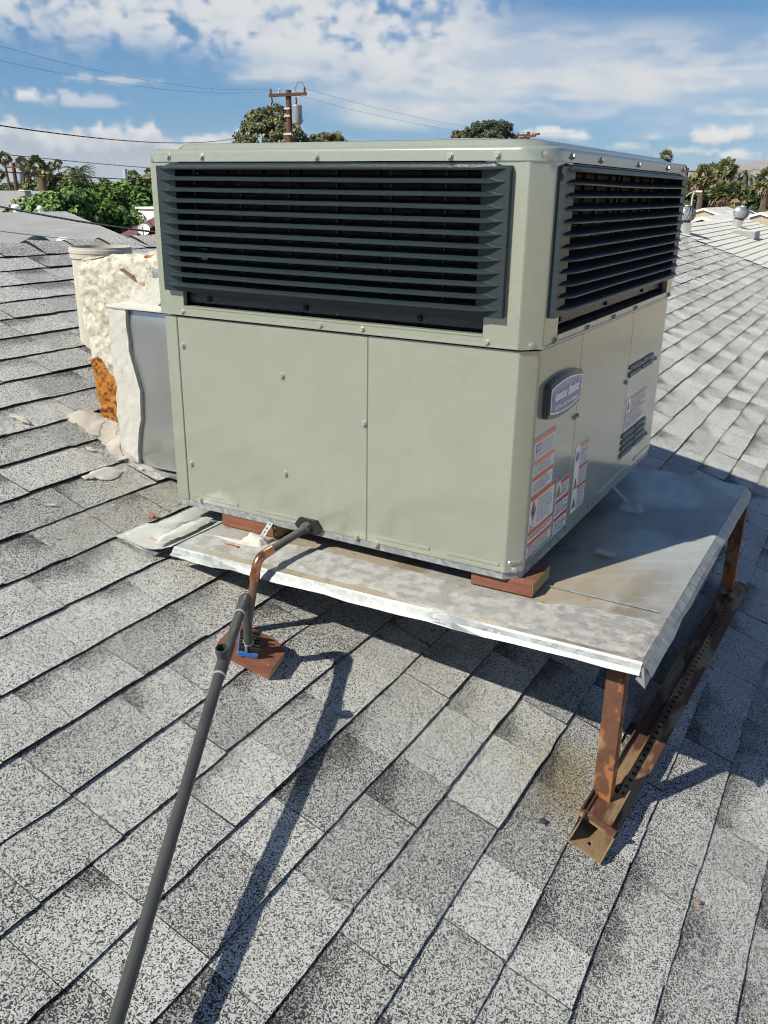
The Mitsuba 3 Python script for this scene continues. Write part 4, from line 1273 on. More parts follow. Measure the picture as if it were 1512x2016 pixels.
x, y = pol(-51.6, 16.9)[:2]
cap_vent(x, y, NRZ(x) if x > -12 else .50, .080, .17, 'white capped vent on the ridge of the grey roof at far left')
x, y = pol(-50.3, 17.0)[:2]
cap_vent(x, y, .48, .055, .17, 'small white capped vent right of the other ridge vent at far left')
x, y = pol(-49.1, 14.6)[:2]
k = thing('roof_vent', 'low white hooded vent in the middle of the grey roof next door', 'roof vent')
part(k, 'hood', xf(wobble(rounded_block((-.14, -.10, -.02), (.14, .10, .12), .06, .04), .006, 8, 1), frame((x, y, NRZ(x)), (1, 0, -.27), (.27, 0, 1))), 'm_white_paint', smooth=50)
x, y = pol(-47.2, 13.6)[:2]
k = thing('roof_box', 'grey metal box on a pale flashing low on the neighbouring roof', 'roof box')
part(k, 'box', bx(x - .10, x + .10, y - .09, y + .09, NRZ(x) - .06, NRZ(x) + .11, .006), 'm_grey_metal')
part(k, 'flashing', xf(bx(-1.0, .16, -.16, .16, .004, .010), frame((x, y, NRZ(x)), (1, 0, -.27), (.27, 0, 1))), 'm_far_shingle')
part(k, 'stub_pipe', lathe([(.02, NRZ(x)), (.02, NRZ(x) + .30)], 10, (x + .12, y + .3, 0)), 'm_white_paint')
x, y = pol(-50.65, 10.6)[:2]
k = thing('turtle_vent', 'dark half round roof vent peeking over our ridge at left', 'roof vent')
dome = trimesh.creation.uv_sphere(1.0, count=[12, 24])
dome = dome.slice_plane([0, 0, 0], [0, 0, 1])
zt = .475 - (.0)
part(k, 'dome', xf(dome, np.diag([.15, .15, .115, 1]) @ np.eye(4) + np.array([[0, 0, 0, x], [0, 0, 0, y], [0, 0, 0, .352], [0, 0, 0, 0.0]])), 'm_louver', smooth=True)
part(k, 'base', bx(x - .2, x + .2, y - .2, y + .2, .25, .351, .004), 'm_far_shingle')

gable('far_house', 'distant grey roofed house between the palms at far left', (-24.6, 9, 19.6), 4.0, .26, .80, GZ, 'm_far_shingle', 'm_wall')
x, y = pol(-51.0, 31.0)[:2]
k = thing('roof_cooler', 'pale boxy rooftop cooler on the distant house at far left', 'cooler')
part(k, 'cabinet', bx(x - .13, x + .13, y - .13, y + .13, .50, .80, .02), 'm_far_shingle')
part(k, 'lid', bx(x - .15, x + .15, y - .15, y + .15, .801, .83, .01), 'm_white_paint')
# white wall and the red brown gable at the edge of the unit
k = thing('white_building', 'plain white walled building behind the maroon gable beside the air conditioner', 'building')
p = pol(-44.75, 24.0)
part(k, 'wall', bx(p[0], p[0] + 6.0, p[1], p[1] + 1.2, GZ, .455), 'm_white_wall')
part(k, 'parapet', bx(p[0] - .05, p[0] + 6.05, p[1] - .05, p[1] + 1.25, .456, .50), 'm_white_paint')
part(k, 'wall_joint', bx(p[0] + .62, p[0] + .635, p[1] - .012, p[1] - .001, -.9, .455), 'm_grey_metal')
k = gable('maroon_gable_house', 'dark brown gable with a maroon fascia left of the air conditioner', (-9.7, 9.6, 14.0), 2.2, .36, .755, GZ, 'm_dark_roof', 'm_brown_wall', over=.30, fascia='m_maroon')
k = thing('satellite_dish', 'white satellite dish in front of the maroon gable', 'satellite dish')
dx, dy = pol(-44.5, 12.4)
dish = lathe([(.001, .0), (.033, .003), (.06, .010), (.079, .018), (.081, .018), (.079, .014)], 28)
dm = frame((dx, dy, .47), (.8, .6, 0), (.35, -.75, .55))
R_ = np.eye(4)
R_[:3, 2] = np.array([.52, -.72, .46]) / np.linalg.norm([.52, -.72, .46])
R_[:3, 0] = np.cross([0, 0, 1], R_[:3, 2]); R_[:3, 0] /= np.linalg.norm(R_[:3, 0])
R_[:3, 1] = np.cross(R_[:3, 2], R_[:3, 0]); R_[:3, 3] = (dx, dy, .445)
part(k, 'reflector', xf(dish, R_), 'm_white_wall', smooth=40)
part(k, 'arm', tube([np.array([dx, dy, .445]) - R_[:3, 1] * .10, np.array([dx, dy, .445]) - R_[:3, 1] * .02 + R_[:3, 2] * .13], .007, 8), 'm_grey_metal')
part(k, 'mast', tube([[dx - .02, dy + .02, .44], [dx - .02, dy + .03, -.6]], .012, 8), 'm_grey_metal')
k = thing('terracotta_roof', 'terracotta coloured roof edge under the satellite dish', 'roof')
tv = [[-11.0, 9.15, .10], [-9.3, 9.15, .36], [-9.3, 9.55, .36], [-11.0, 9.55, .10]]
part(k, 'slope', tm(tv + [[a, b, -1.5] for a, b, _ in tv], [[0, 1, 2, 3], [0, 4, 5, 1], [1, 5, 6, 2], [2, 6, 7, 3], [3, 7, 4, 0]]), 'm_terracotta')

# the bright white shingled roof beyond ours
wh = thing('white_roofed_house', 'adjoining house with a bright white shingle roof beyond ours at right', 'house')
WX0, WX1, WY0, WY1 = -2.74, 3.2, 13.46, 21.85
wz = lambda x: roof_z(x) + .006
part(wh, 'roof', tm([[x, y, z] for y in (WY0, WY1 + .2) for x, z in ((WX0 - 3, wz(WX0) - 1.0), (WX0, wz(WX0) - .03), (WX1, wz(WX1) - .03), (WX1, wz(WX1) - .2), (WX0 - 3, wz(WX0) - 1.2))],
                    [[0, 5, 6, 1], [1, 6, 7, 2], [2, 7, 8, 3], [3, 8, 9, 4], [4, 9, 5, 0], [0, 1, 3, 4], [1, 2, 3, 3], [5, 9, 8, 6], [6, 8, 7, 7]]), 'm_butt')
part(wh, 'wall', bx(WX0 - 2.5, WX1 - .5, WY0 + .5, WY1 - .4, GZ, wz(WX1) - .25), 'm_wall')
r2 = np.random.default_rng(5)
x = WX0 + .12
c = 0
whr = wh + '__roof'
fieldV, fieldF, fieldU, at = [], [], [], 0
while x < WX1:
    y = WY0 + (.15 if c % 2 else 0)
    xt = x - .147 - .02
    # one strip shingle after the other along the course
    yy = [WY0] + list(np.arange(WY0 + .30 * (c % 3) + .35, WY1 - .3, .92)) + [WY1 + .35 * min(1, max(0, (x - WX0) / .4))]
    for a, b in zip(yy, yy[1:]):
        h = .016 + r2.normal(0, .0012)
        o = r2.normal(0, .002)
        P_ = lambda xx, yv, hh: on_roof(xx, yv, hh + .006)
        V = np.array([P_(xt, a + .002, .002), P_(x + o, a + .002, h), P_(x + o, b - .002, h), P_(xt, b - .002, .002), P_(x + o, a + .002, -.002), P_(x + o, b - .002, -.002)])
        c += 0
        U_ = np.full((6, 2), 0.5); U_[:, 0] = 3000 + at / 6 + .5
        F_ = np.array([[0, 1, 2], [0, 2, 3], [1, 4, 5], [1, 5, 2]])
        big = x < 0.2 and b > WY0
        if big and r2.random() < 1.0 and x < .2:
            part(whr, 'shingle', tm(V, F_), 'm_white_shingle', uv=U_)
        else:
            fieldV.append(V); fieldF.append(F_ + at - (0)); fieldU.append(U_); 
            at += 6
            continue
    c += 1
    x += .147
off = 0
ff = []
for F_ in fieldF:
    ff.append(np.array([[0, 1, 2], [0, 2, 3], [1, 4, 5], [1, 5, 2]]) + off)
    off += 6
part(whr, 'shingle_field', tm(np.vstack(fieldV), np.vstack(ff)), 'm_white_shingle', uv=np.vstack(fieldU), kind='stuff', label='lower white shingles out of view')


def turbine(x, y, z0, label, R=.135, lean=0.0):
    k = thing('turbine_vent', label, 'turbine vent')
    M = trimesh.transformations.rotation_matrix(lean, [.3, 1, 0], (x, y, z0))
    part(k, 'base_pipe', xf(lathe([(.105, z0 - .12), (.105, z0 + .13), (.112, z0 + .131), (.112, z0 + .15)], 24, (x, y, 0)), M), 'm_turbine', smooth=35)
    zc = z0 + .285
    for i in range(18):
        a0 = i * 2 * math.pi / 18
        V = []
        for t in np.linspace(-1.15, 1.25, 9):
            rr_, zz = R * math.cos(t), .135 * math.sin(t)
            for da, dr_ in ((0, .012), (.30, -.004)):
                V.append([x + (rr_ + dr_ + .01) * math.cos(a0 + da + .25 * t), y + (rr_ + dr_ + .01) * math.sin(a0 + da + .25 * t), zc + zz])
        part(k, 'vane', xf(tm(V, [[2 * j, 2 * j + 1, 2 * j + 3, 2 * j + 2] for j in range(8)]), M), 'm_turbine', smooth=True)
    part(k, 'crown_plate', xf(lathe([(.060, zc + .128), (.055, zc + .142), (.001, zc + .146)], 20, (x, y, 0)), M), 'm_turbine', smooth=35)
    part(k, 'core', xf(lathe([(.085, z0 + .15), (.075, zc + .1)], 12, (x, y, 0)), M), 'm_seam')


turbine(-2.46, 13.80, roof_z(-2.46) + .03, 'shiny turbine vent at the edge between the grey and the white roof')
turbine(-2.38, 18.75, roof_z(-2.38) + .02, 'shiny turbine vent tilted on the white roof at right', .150, .22)
k = thing('dormer_vent', 'long wedge shaped grey metal vent on the white roof', 'roof vent')
dv = [(-2.22, 17.20), (-1.80, 17.20), (-1.80, 17.95), (-2.22, 17.95)]
V = [[x, y, wz(x) + .005] for x, y in dv] + [[x, y, wz(-2.22) + (.045 if x < -2 else .02)] for x, y in dv]
part(k, 'hood', tm(V, [[4, 5, 6, 7], [0, 1, 5, 4], [2, 3, 7, 6], [3, 0, 4, 7]]), 'm_far_shingle')
part(k, 'mouth', tm([V[1], V[2], V[6], V[5]], [[0, 1, 2, 3]]), 'm_grey_metal')
part(k, 'rim', cat_([bx(-1.80, -1.785, 17.19, 17.22, wz(-1.8), wz(-2.22) + .024), bx(-1.80, -1.785, 17.93, 17.96, wz(-1.8), wz(-2.22) + .024)]), 'm_turbine')

for lab, b, d, zr_, half, roofm, wallm in (('low grey gable beyond the left turbine vent', -10.45, 62, .18, 1.35, 'm_far_shingle', 'm_wall'), ('small white trimmed gable just above the edge of the white roof', -10.45, 44, .05, .85, 'm_white_shingle', 'm_brown_wall'),
                                          ('tan walled gable with a white roof at the right edge', -7.30, 58, .06, 1.3, 'm_white_shingle', 'm_wall'), ('pale flat roofed house between the two palm trunks', -9.15, 66, -.02, 2.2, 'm_white_shingle', 'm_white_wall')):
    p = pol(b, d)
    gable('distant_house', lab, (p[0], p[1], p[1] + 9), half, .32, zr_, GZ, roofm, wallm, over=.12)

# ------------------------------------------------------------------ trees
def leaves(centres, normals, size, cols, rr, aspect=.5):
    n = len(centres)
    a = rr.normal(size=(n, 3))
    a -= normals * (a * normals).sum(1, keepdims=True)
    a /= np.linalg.norm(a, axis=1, keepdims=True) + 1e-9
    b = np.cross(normals, a)
    s = size * rr.uniform(.65, 1.35, n)[:, None]
    V = np.stack([centres - a * s, centres + b * s * aspect + normals * s * .15, centres + a * s, centres - b * s * aspect + normals * s * .15], 1).reshape(-1, 3)
    i = np.arange(n)[:, None] * 4
    F = np.vstack([i + [0, 1, 2], i + [0, 2, 3]])
    return V, F, np.repeat(cols, 4, axis=0)


def crown_mesh(centre, radii, nclump, nleaf, size, col, seed, clump_r=.2, low=-.5, aspect=.5, tone=.35):
    rr = np.random.default_rng(seed)
    centre, radii = np.asarray(centre, float), np.asarray(radii, float)
    C_, N_, K_ = [], [], []
    for _ in range(nclump):
        v = rr.normal(size=3)
        v /= np.linalg.norm(v)
        if v[2] < low:
            v[2] = -v[2]
        lump = .72 + .55 * meshkit.fbm(np.array([v * 1.7 + seed]), 3, seed)[0]
        rad = lump * (.45 + .55 * rr.random() ** .45)
        c = centre + v * radii * rad
        cr = clump_r * rr.uniform(.6, 1.35) * radii.mean()
        m_ = int(nleaf * rr.uniform(.6, 1.4))
        w = rr.normal(size=(m_, 3))
        w /= np.linalg.norm(w, axis=1, keepdims=True)
        pts = c + w * cr * (rr.random((m_, 1)) ** .4) * [1, 1, .8]
        nn = w * .6 + v * .5 + rr.normal(size=(m_, 3)) * .5 + [0, 0, .35]
        nn /= np.linalg.norm(nn, axis=1, keepdims=True)
        base = np.asarray(col[rr.integers(len(col))]) * rr.uniform(1 - tone, 1 + tone)
        C_.append(pts); N_.append(nn); K_.append(np.clip(base * rr.uniform(.75, 1.3, (m_, 1)), 0, 1))
    V, F, K = leaves(np.vstack(C_), np.vstack(N_), size, np.vstack(K_), rr, aspect)
    return V, F, K


def tree(name, label, x, y, zc, radii, col, seed, nclump=90, nleaf=60, size=.10, trunk_r=.18, cat='tree', group=None, **kw):
    k = thing(name, label, cat, group)
    V, F, K = crown_mesh((x, y, zc), radii, nclump, nleaf, size, col, seed, **kw)
    part(k, 'crown', tm(V, F), 'm_leaf', color=K)
    rr = np.random.default_rng(seed + 1)
    top_ = np.array([x, y, zc])
    b0_ = np.array([x + .1, y, GZ])
    br = [tube([b0_, b0_ * .45 + top_ * .55 + [.08, 0, -.2 * radii[2]], top_], [trunk_r, trunk_r * .75, trunk_r * .4], 8)]
    for _ in range(6):
        v = rr.normal(size=3); v[2] = abs(v[2]) * .8; v /= np.linalg.norm(v)
        s = b0_ * .3 + top_ * .7 - [0, 0, .3 * radii[2]]
        br.append(tube([s, s * .5 + (top_ + v * np.array(radii) * .7) * .5 + [0, 0, .1], top_ + v * np.array(radii) * .75], [trunk_r * .45, trunk_r * .3, trunk_r * .12], 6))
    part(k, 'trunk', cat_(br), 'm_trunk', smooth=True)
    return k


def fan_palm(label, x, y, zc, R, seed, zb=GZ, trunk_r=.16, skirt=.5, lean=0.0, group='fan palms', n=34, tone=1.0, detail=9):
    """trunk, fan leaves and the skirt of dead leaves hanging below them"""
    rr = np.random.default_rng(seed)
    k = thing('fan_palm', label, 'palm tree', group)
    top_ = np.array([x, y, zc])
    pts = [np.array([x + lean * (1 - t) ** 1.5, y, zb + (zc - zb) * t]) for t in np.linspace(0, 1, 7)]
    part(k, 'trunk', tube(pts, np.linspace(trunk_r * 1.25, trunk_r * .85, 7) * (1 + .06 * rr.normal(size=7)), 10), 'm_trunk', smooth=True)

    def fronds(count, e0, e1, colr, rad, droop):
        V, F, K = [], [], []
        for i in range(count):
            az_, el_ = rr.uniform(0, 2 * math.pi), rr.uniform(e0, e1)
            d = np.array([math.cos(az_) * math.cos(el_), math.sin(az_) * math.cos(el_), math.sin(el_)])
            side_ = np.cross(d, [0, 0, 1.0]); side_ /= np.linalg.norm(side_) + 1e-9
            up_ = np.cross(side_, d)
            roll = rr.normal(0, .8)
            side_, up_ = side_ * math.cos(roll) + up_ * math.sin(roll), up_ * math.cos(roll) - side_ * math.sin(roll)
            hub = top_ + d * rad * rr.uniform(.38, .58)
            c_ = np.asarray(colr[rr.integers(len(colr))]) * rr.uniform(.65, 1.35) * tone
            for a in np.linspace(-1.35, 1.35, detail):
                dirv = d * math.cos(a) + side_ * math.sin(a)
                L = rad * rr.uniform(.42, .58) * (1 - .18 * abs(a))
                tip = hub + dirv * L + np.array([0, 0, -droop * L * rr.uniform(.3, 1.0)])
                w = up_ * .25 + side_ * math.cos(a) - d * math.sin(a)
                mid_ = hub * .45 + tip * .55 + [0, 0, droop * L * .22]
                q = w * L * .16
                b = len(V)
                V += [hub, mid_ + q, tip, mid_ - q]
                F += [[b, b + 1, b + 2], [b, b + 2, b + 3]]
                K += [c_ * rr.uniform(.8, 1.2)] * 4
        return tm(V, F), np.clip(np.array(K), 0, 1)

    m_, K = fronds(n, -.35, 1.45, [(.125, .150, .060), (.16, .18, .080), (.10, .125, .052), (.19, .19, .095)], R, .35)
    part(k, 'crown', m_, 'm_leaf', color=K)
    if skirt > 0:
        m_, K = fronds(int(n * skirt), -1.35, -.45, [(.22, .165, .095), (.17, .125, .07), (.26, .20, .12)], R * .9, .5)
        part(k, 'dead_skirt', m_, 'm_leaf', color=K)
    return k


def date_palm(label, x, y, zc, R, seed, zb=GZ, trunk_r=.2, group='date palms', n=58, col=((.085, .110, .068), (.11, .138, .085), (.07, .095, .06))):
    rr = np.random.default_rng(seed)
    k = thing('date_palm', label, 'palm tree', group)
    part(k, 'trunk', tube([[x + .1, y, zb], [x + .03, y, (zb + zc) / 2], [x, y, zc]], [trunk_r * 1.2, trunk_r, trunk_r * 1.05], 10), 'm_trunk', smooth=True)
    V, F, K = [], [], []
    for i in range(n):
        az_ = i * 2.39996 + rr.normal(0, .15)
        e = rr.uniform(-.25, 1.35)
        h = np.array([math.cos(az_), math.sin(az_), 0])
        c_ = np.asarray(col[rr.integers(len(col))]) * rr.uniform(.7, 1.35)
        prev = np.array([x, y, zc])
        P_ = [prev]
        for s in range(6):
            e -= .24 + .05 * rr.random()
            prev = prev + (h * math.cos(e) + np.array([0, 0, math.sin(e)])) * R * .19
            P_.append(prev)
        for s in range(1, 7):
            t = P_[s] - P_[s - 1]; t /= np.linalg.norm(t)
            sd = np.cross(t, [0, 0, 1.0]); sd /= np.linalg.norm(sd) + 1e-9
            for f in (.33, .66, 1.0):
                b0_ = P_[s - 1] * (1 - f) + P_[s] * f
                for sg in (-1, 1):
                    L = R * .21 * (1 - .45 * abs((s - 3.2) / 3.4))
                    tip = b0_ + (sd * sg * .8 + t * .7 + np.array([0, 0, -.25])) * L
                    w = t * L * .21
                    b = len(V)
                    V += [b0_ - w, b0_ + w, tip]
                    F.append([b, b + 1, b + 2])
                    K += [c_ * rr.uniform(.8, 1.2)] * 3
            b = len(V)
            V += [P_[s - 1], P_[s], P_[s] + sd * R * .012, P_[s - 1] + sd * R * .012]
            F += [[b, b + 1, b + 2], [b, b + 2, b + 3]]
            K += [c_ * 1.1] * 4
    part(k, 'crown', tm(V, F), 'm_leaf', color=np.clip(np.array(K), 0, 1))
    return k


CIT = [(0.081, 0.149, 0.03), (0.115, 0.203, 0.043), (0.061, 0.115, 0.024), (0.149, 0.236, 0.061)]
OLV = [(0.109, 0.116, 0.051), (0.145, 0.152, 0.072), (0.084, 0.096, 0.041), (0.174, 0.167, 0.075)]
DRK = [(0.044, 0.077, 0.025), (0.062, 0.103, 0.033), (0.035, 0.06, 0.022)]
YEL = [(0.143, 0.15, 0.046), (0.111, 0.137, 0.039), (0.182, 0.169, 0.065)]


def at(b, d):
    return pol(b, d)


# left: the broad leaved citrus mass of three trees, darker trees behind it
for lab, b, d, zc, rad, seed, col in (('lush bright green broad leaved tree, leftmost of the three behind the grey roof', -48.9, 19.5, -.06, (1.25, 1.2, .95), 101, CIT),
                                      ('lush bright green broad leaved tree, middle one of the three behind the grey roof', -47.3, 20.0, -.14, (1.2, 1.2, 1.08), 102, CIT),
                                      ('lush bright green broad leaved tree, rightmost of the three, nearest the air conditioner', -44.8, 30, -.63, (1.95, 1.87, 1.6), 103, CIT)):
    x, y = at(b, d)
    tree('broadleaf_tree', lab, x, y, zc, rad, col, seed, nclump=230, nleaf=90, size=.062 if d < 25 else .10, clump_r=.17, aspect=.55, low=-.8, tone=.4)
for lab, b, d, zc, rad, seed, col in (('dusty olive bush rising behind the leftmost broad leaved tree', -49.0, 96.6, -0.02, (3.91, 3.68, 1.95), 111, YEL + DRK), ('dark shrub with reddish tips beside the distant house roof', -51.0, 57.5, -1.17, (1.49, 1.61, 1.49), 112, DRK + [(.12, .055, .035)]),
                                      ('dark green shrub at the left edge of the photo', -52.6, 57.5, -1.24, (1.61, 1.61, 1.26), 113, DRK + YEL), ('dim grey green tree behind the rightmost broad leaved tree', -44.0, 78.2, -0.71, (3.45, 3.45, 2.3), 114, OLV + DRK),
                                      ('dark distant tree under the leaning palm at far left', -51.6, 161.0, -1.05, (5.06, 4.6, 2.3), 115, DRK), ('dark distant tree between the two utility poles at left', -46.6, 138.0, -1.05, (7.82, 4.6, 2.3), 116, DRK)):
    x, y = at(b, d)
    tree('shrub' if 'shrub' in lab or 'bush' in lab else 'distant_tree', lab, x, y, zc, rad, col, seed, nclump=80, nleaf=50, size=.17 if d < 70 else .26, clump_r=.22, cat='shrub' if 'shrub' in lab or 'bush' in lab else 'tree')

PALMS = [
    ('tall fan palm leaning at the far left edge', -51.9, 126.5, 3.96, 1.08, 0.16, 0.21, 1.15),
    ('tall thin fan palm right of the leftmost utility pole', -51.0, 133.4, 3.66, 1.04, 0.14, 0.35, 0.46),
    ('shorter fan palm with a long dead skirt beside the tall thin one', -50.65, 128.8, 2.74, 1.13, 0.17, 0.7, 0.0),
    ('broad fan palm above the distant house chimney', -50.2, 105.8, 2.81, 1.34, 0.19, 0.35, 0.0),
    ('far slender fan palm, left one of a pair', -49.43, 184.0, 4.15, 1.13, 0.12, 0.42, 0.0),
    ('far slender fan palm, right one of a pair and taller', -49.05, 195.5, 4.97, 1.04, 0.09, 0.21, 0.0),
    ('fan palm with spiky crown right of the second utility pole', -44.9, 115.0, 1.98, 1.04, 0.16, 0.21, 0.0),
    ('slim fan palm half hidden by the air conditioner at left', -43.95, 138.0, 2.74, 0.91, 0.11, 0.21, 0.0),
    ('small low fan palm near the second utility pole', -44.35, 138.0, 1.59, 0.87, 0.11, 0.28, 0.0),
    ('tiny fan palm above the middle broad leaved tree', -46.45, 126.5, 1.29, 0.78, 0.09, 0.14, 0.0),
    ('low fan palm cut by the left edge of the photo', -52.4, 115.0, 2.05, 1.08, 0.13, 0.28, 0.0),
    ('small fan palm low between the left pair of tall palms', -50.95, 142.6, 1.71, 0.76, 0.09, 0.28, 0.0)]
for i, (lab, b, d, zc, R, tr, sk_, ln) in enumerate(PALMS):
    x, y = at(b, d)
    fan_palm(lab, x, y, zc, R, 200 + i, trunk_r=tr, skirt=sk_, lean=ln, n=44)
k = thing('palm_trunk', 'bare thick dark palm trunk between the palms and the green bush at left', 'trunk')
x, y = at(-50.02, 92)
part(k, 'trunk', tube([[x + .3, y, GZ], [x + .1, y, -1.5], [x, y, 1.64]], [.50, .44, .42], 12), 'm_trunk', smooth=True)
x, y = at(-48.03, 103.5)
date_palm('wide feathery date palm above the broad leaved trees at left', x, y, 2.17, 1.95, 301, trunk_r=0.42)
x, y = at(-48.6, 133.4)
date_palm('small date palm left of the wide one', x, y, 1.52, 1.15, 302, trunk_r=0.3, n=24)

# behind the unit
x, y = at(-36.6, 86.4)
tree('olive_tree', 'large grey green tree behind the wooden utility pole', x, y, 4.7, (3.51, 3.06, 3.15), OLV, 121, nclump=260, nleaf=70, size=0.153, clump_r=.13, tone=.45)
x, y = at(-33.2, 90.0)
tree('olive_tree', 'lower yellowish tree right of the wooden utility pole', x, y, 4.43, (2.43, 2.34, 1.53), OLV + YEL, 122, nclump=120, nleaf=60, size=0.153, clump_r=.15)
x, y = at(-23.3, 108.0)
tree('olive_tree', 'round topped green tree above the lid of the air conditioner', x, y, 6.41, (3.15, 2.88, 2.16), [(.055, .075, .035), (.075, .095, .045), (.042, .058, .028)], 123, nclump=170, nleaf=60, size=0.162, clump_r=.15)
x, y = at(-25.1, 111.6)
tree('olive_tree', 'small rounded tree left of the round topped one above the lid', x, y, 6.68, (1.35, 1.26, 0.99), OLV, 124, nclump=60, nleaf=60, size=0.162, clump_r=.2)
x, y = at(-12.9, 110)
fan_palm('fan palm top peeking over the far right corner of the lid', x, y, 4.87, 1.0, 220, trunk_r=.28, skirt=.2)

# right: palms, bushes
RP = [
    ('stout fan palm, left one of three in front of the hills', -10.7, 96.6, 2.67, 1.31, 0.3, 1.0, 0.0),
    ('stout fan palm, middle one of three in front of the hills', -10.05, 98.9, 2.9, 1.31, 0.3, 1.2, 0.0),
    ('tallest stout fan palm with a ragged brown skirt in front of the hills', -9.5, 94.3, 3.2, 1.31, 0.3, 2.0, 0.0),
    ('nearer fan palm with a dark trunk behind the white roof', -9.62, 71.3, 1.06, 1.07, 0.25, 0.6, 0.0),
    ('nearer bright green fan palm left of the tilted turbine vent', -8.85, 71.3, 0.97, 1.19, 0.23, 0.3, 0.0),
    ('brownish fan palm cut by the right edge of the photo', -7.2, 92.0, 2.28, 1.37, 0.3, 1.2, 0.0),
    ('small fan palm behind the street lamp', -11.15, 103.5, 2.05, 1.19, 0.14, 0.3, 0.0)]
for i, (lab, b, d, zc, R, tr, sk_, ln) in enumerate(RP):
    x, y = at(b, d)
    fan_palm(lab, x, y, zc, R, 240 + i, trunk_r=tr, skirt=sk_, lean=ln, n=60)
x, y = at(-8.73, 161.0)
date_palm('slender date palm against the hills, left one of two', x, y, 3.27, 2.18, 311, trunk_r=.45, n=22)
x, y = at(-8.38, 161.0)
date_palm('slender date palm against the hills, right one of two and taller', x, y, 4.01, 2.18, 312, trunk_r=.45, n=22)
for lab, b, d, zc, rad, seed, col in (('dense green tree behind the street lamp', -11.3, 108.1, -0.48, (2.76, 2.76, 2.88), 131, DRK + CIT[:1]), ('dense dark green tree right of the palms', -7.9, 108.1, -0.48, (3.1, 2.99, 2.42), 132, DRK), ('dark hedge tree at the far right', -7.0, 119.6, -0.94, (2.99, 2.76, 2.53), 133, DRK + YEL[:1]),
                                      ('dark green tree between the stout palms', -9.9, 119.6, -0.82, (2.76, 2.76, 2.53), 134, DRK), ('dark low tree behind the nearer palms', -9.0, 110.4, -1.51, (2.76, 2.76, 1.84), 135, DRK), ('green garden tree right of the white roof', -6.9, 78.2, -2.32, (2.99, 2.76, 1.95), 136, CIT + DRK)):
    x, y = at(b, d)
    tree('garden_tree', lab, x, y, zc, rad, col, seed, nclump=150, nleaf=60, size=.21, clump_r=.17)

# the far tree line of the town, one mass
rt_ = np.random.default_rng(77)
TV, TF, TK, at_ = [], [], [], 0
for b in np.arange(-95, 45, 1.7):
    d = rt_.uniform(150, 210)
    x, y = at(b + rt_.normal(0, .4), d)
    rz = rt_.uniform(1.6, 2.6)
    V, F, K = crown_mesh((x, y, rt_.uniform(-2.3, -1.4)), (rt_.uniform(2.6, 4.2), 3.0, rz), 34, 22, .55, DRK + OLV[:1], int(b * 10) + 2000, clump_r=.24)
    TV.append(V); TF.append(F + at_); TK.append(K); at_ += len(V)
solo('distant_trees', tm(np.vstack(TV), np.vstack(TF)), 'm_leaf', 'dark far off tree line along the horizon', 'trees', kind='stuff', color=np.vstack(TK))

# ------------------------------------------------------------------ poles, lamp and wires
def pole_line(a, b, sag, r, label, name='overhead_wire', n=24):
    a, b = np.asarray(a, float), np.asarray(b, float)
    pts = [a + (b - a) * t + [0, 0, -sag * 4 * t * (1 - t)] for t in np.linspace(0, 1, n)]
    return solo(name, tube(pts, r, 6), 'm_wire', label, 'wire', smooth=True)


k = thing('utility_pole', 'brown wooden utility pole with crossarm and transformer behind the air conditioner', 'utility pole')
px_, py_ = at(-35.5, 36)
ad = np.array([math.cos(math.radians(25)), math.sin(math.radians(25)), .0])
part(k, 'pole', tube([[px_, py_, GZ], [px_, py_, 4.44]], [.16, .105], 12), 'm_pole', smooth=40)
part(k, 'crossarm', xf(bx(-.72, .72, -.17, -.105, -.055, .055, .006), frame((px_, py_, 4.27), ad + [0, 0, .05])), 'm_pole')
for s in (-.66, -.34, .62):
    c_ = np.array([px_, py_, 4.27]) + ad * s + np.array([.07, -.11, .05 + .05 * s])
    part(k, 'insulator', lathe([(.02, 0), (.045, .03), (.03, .08), (.045, .11), (.03, .17), (.001, .19)], 12, c_), 'm_pole' if s != -.34 else 'm_ceramic', smooth=30)
for s in (-.62, .30):
    c_ = np.array([px_, py_, 4.27]) + ad * s + np.array([.07, -.14, 0])
    part(k, 'cutout', tube([c_ + [0, 0, -.08], c_ + [.03, 0, -.25], c_ + [-.02, -.02, -.38]], [.03, .035, .02], 8), 'm_pole')
tx_ = np.array([px_, py_, 0]) + ad * .34 + [0, -.05, 0]
part(k, 'transformer', lathe([(.001, 3.27), (.17, 3.28), (.19, 3.31), (.19, 3.86), (.20, 3.88), (.17, 3.93), (.001, 3.95)], 22, tx_), 'm_grey_metal', smooth=35, label='grey drum transformer')
part(k, 'bushing', lathe([(.025, 3.93), (.035, 3.98), (.02, 4.05), (.03, 4.09), (.001, 4.12)], 10, tx_ + [.02, -.06, 0]), 'm_ceramic', smooth=30)
part(k, 'bracket', cat_([bx(px_ - .125, px_ + .125, py_ - .135, py_ - .108, z - .035, z + .035, .004) for z in (3.80, 3.55)] + [bx(px_ - .17, px_ + .19, py_ - .145, py_ - .11, 2.88, 2.96, .004)]), 'm_ceramic')
part(k, 'loop_cable', tube([tx_ + [.2, -.05, 3.6], tx_ + [.22, -.08, 3.3], tx_ + [.1, -.12, 3.05], np.array([px_ + .08, py_ - .14, 2.95])], .016, 6), 'm_wire', smooth=True)
part(k, 'jumper', tube([np.array([px_, py_, 4.52]) + ad * .62 + [.07, -.11, 0]] + [np.array([px_, py_, 4.40]) + ad * s + [.07, -.11, h] for s, h in ((.55, .28), (.38, .30), (.28, .12), (.30, -.12))], .010, 6), 'm_wire', smooth=True)

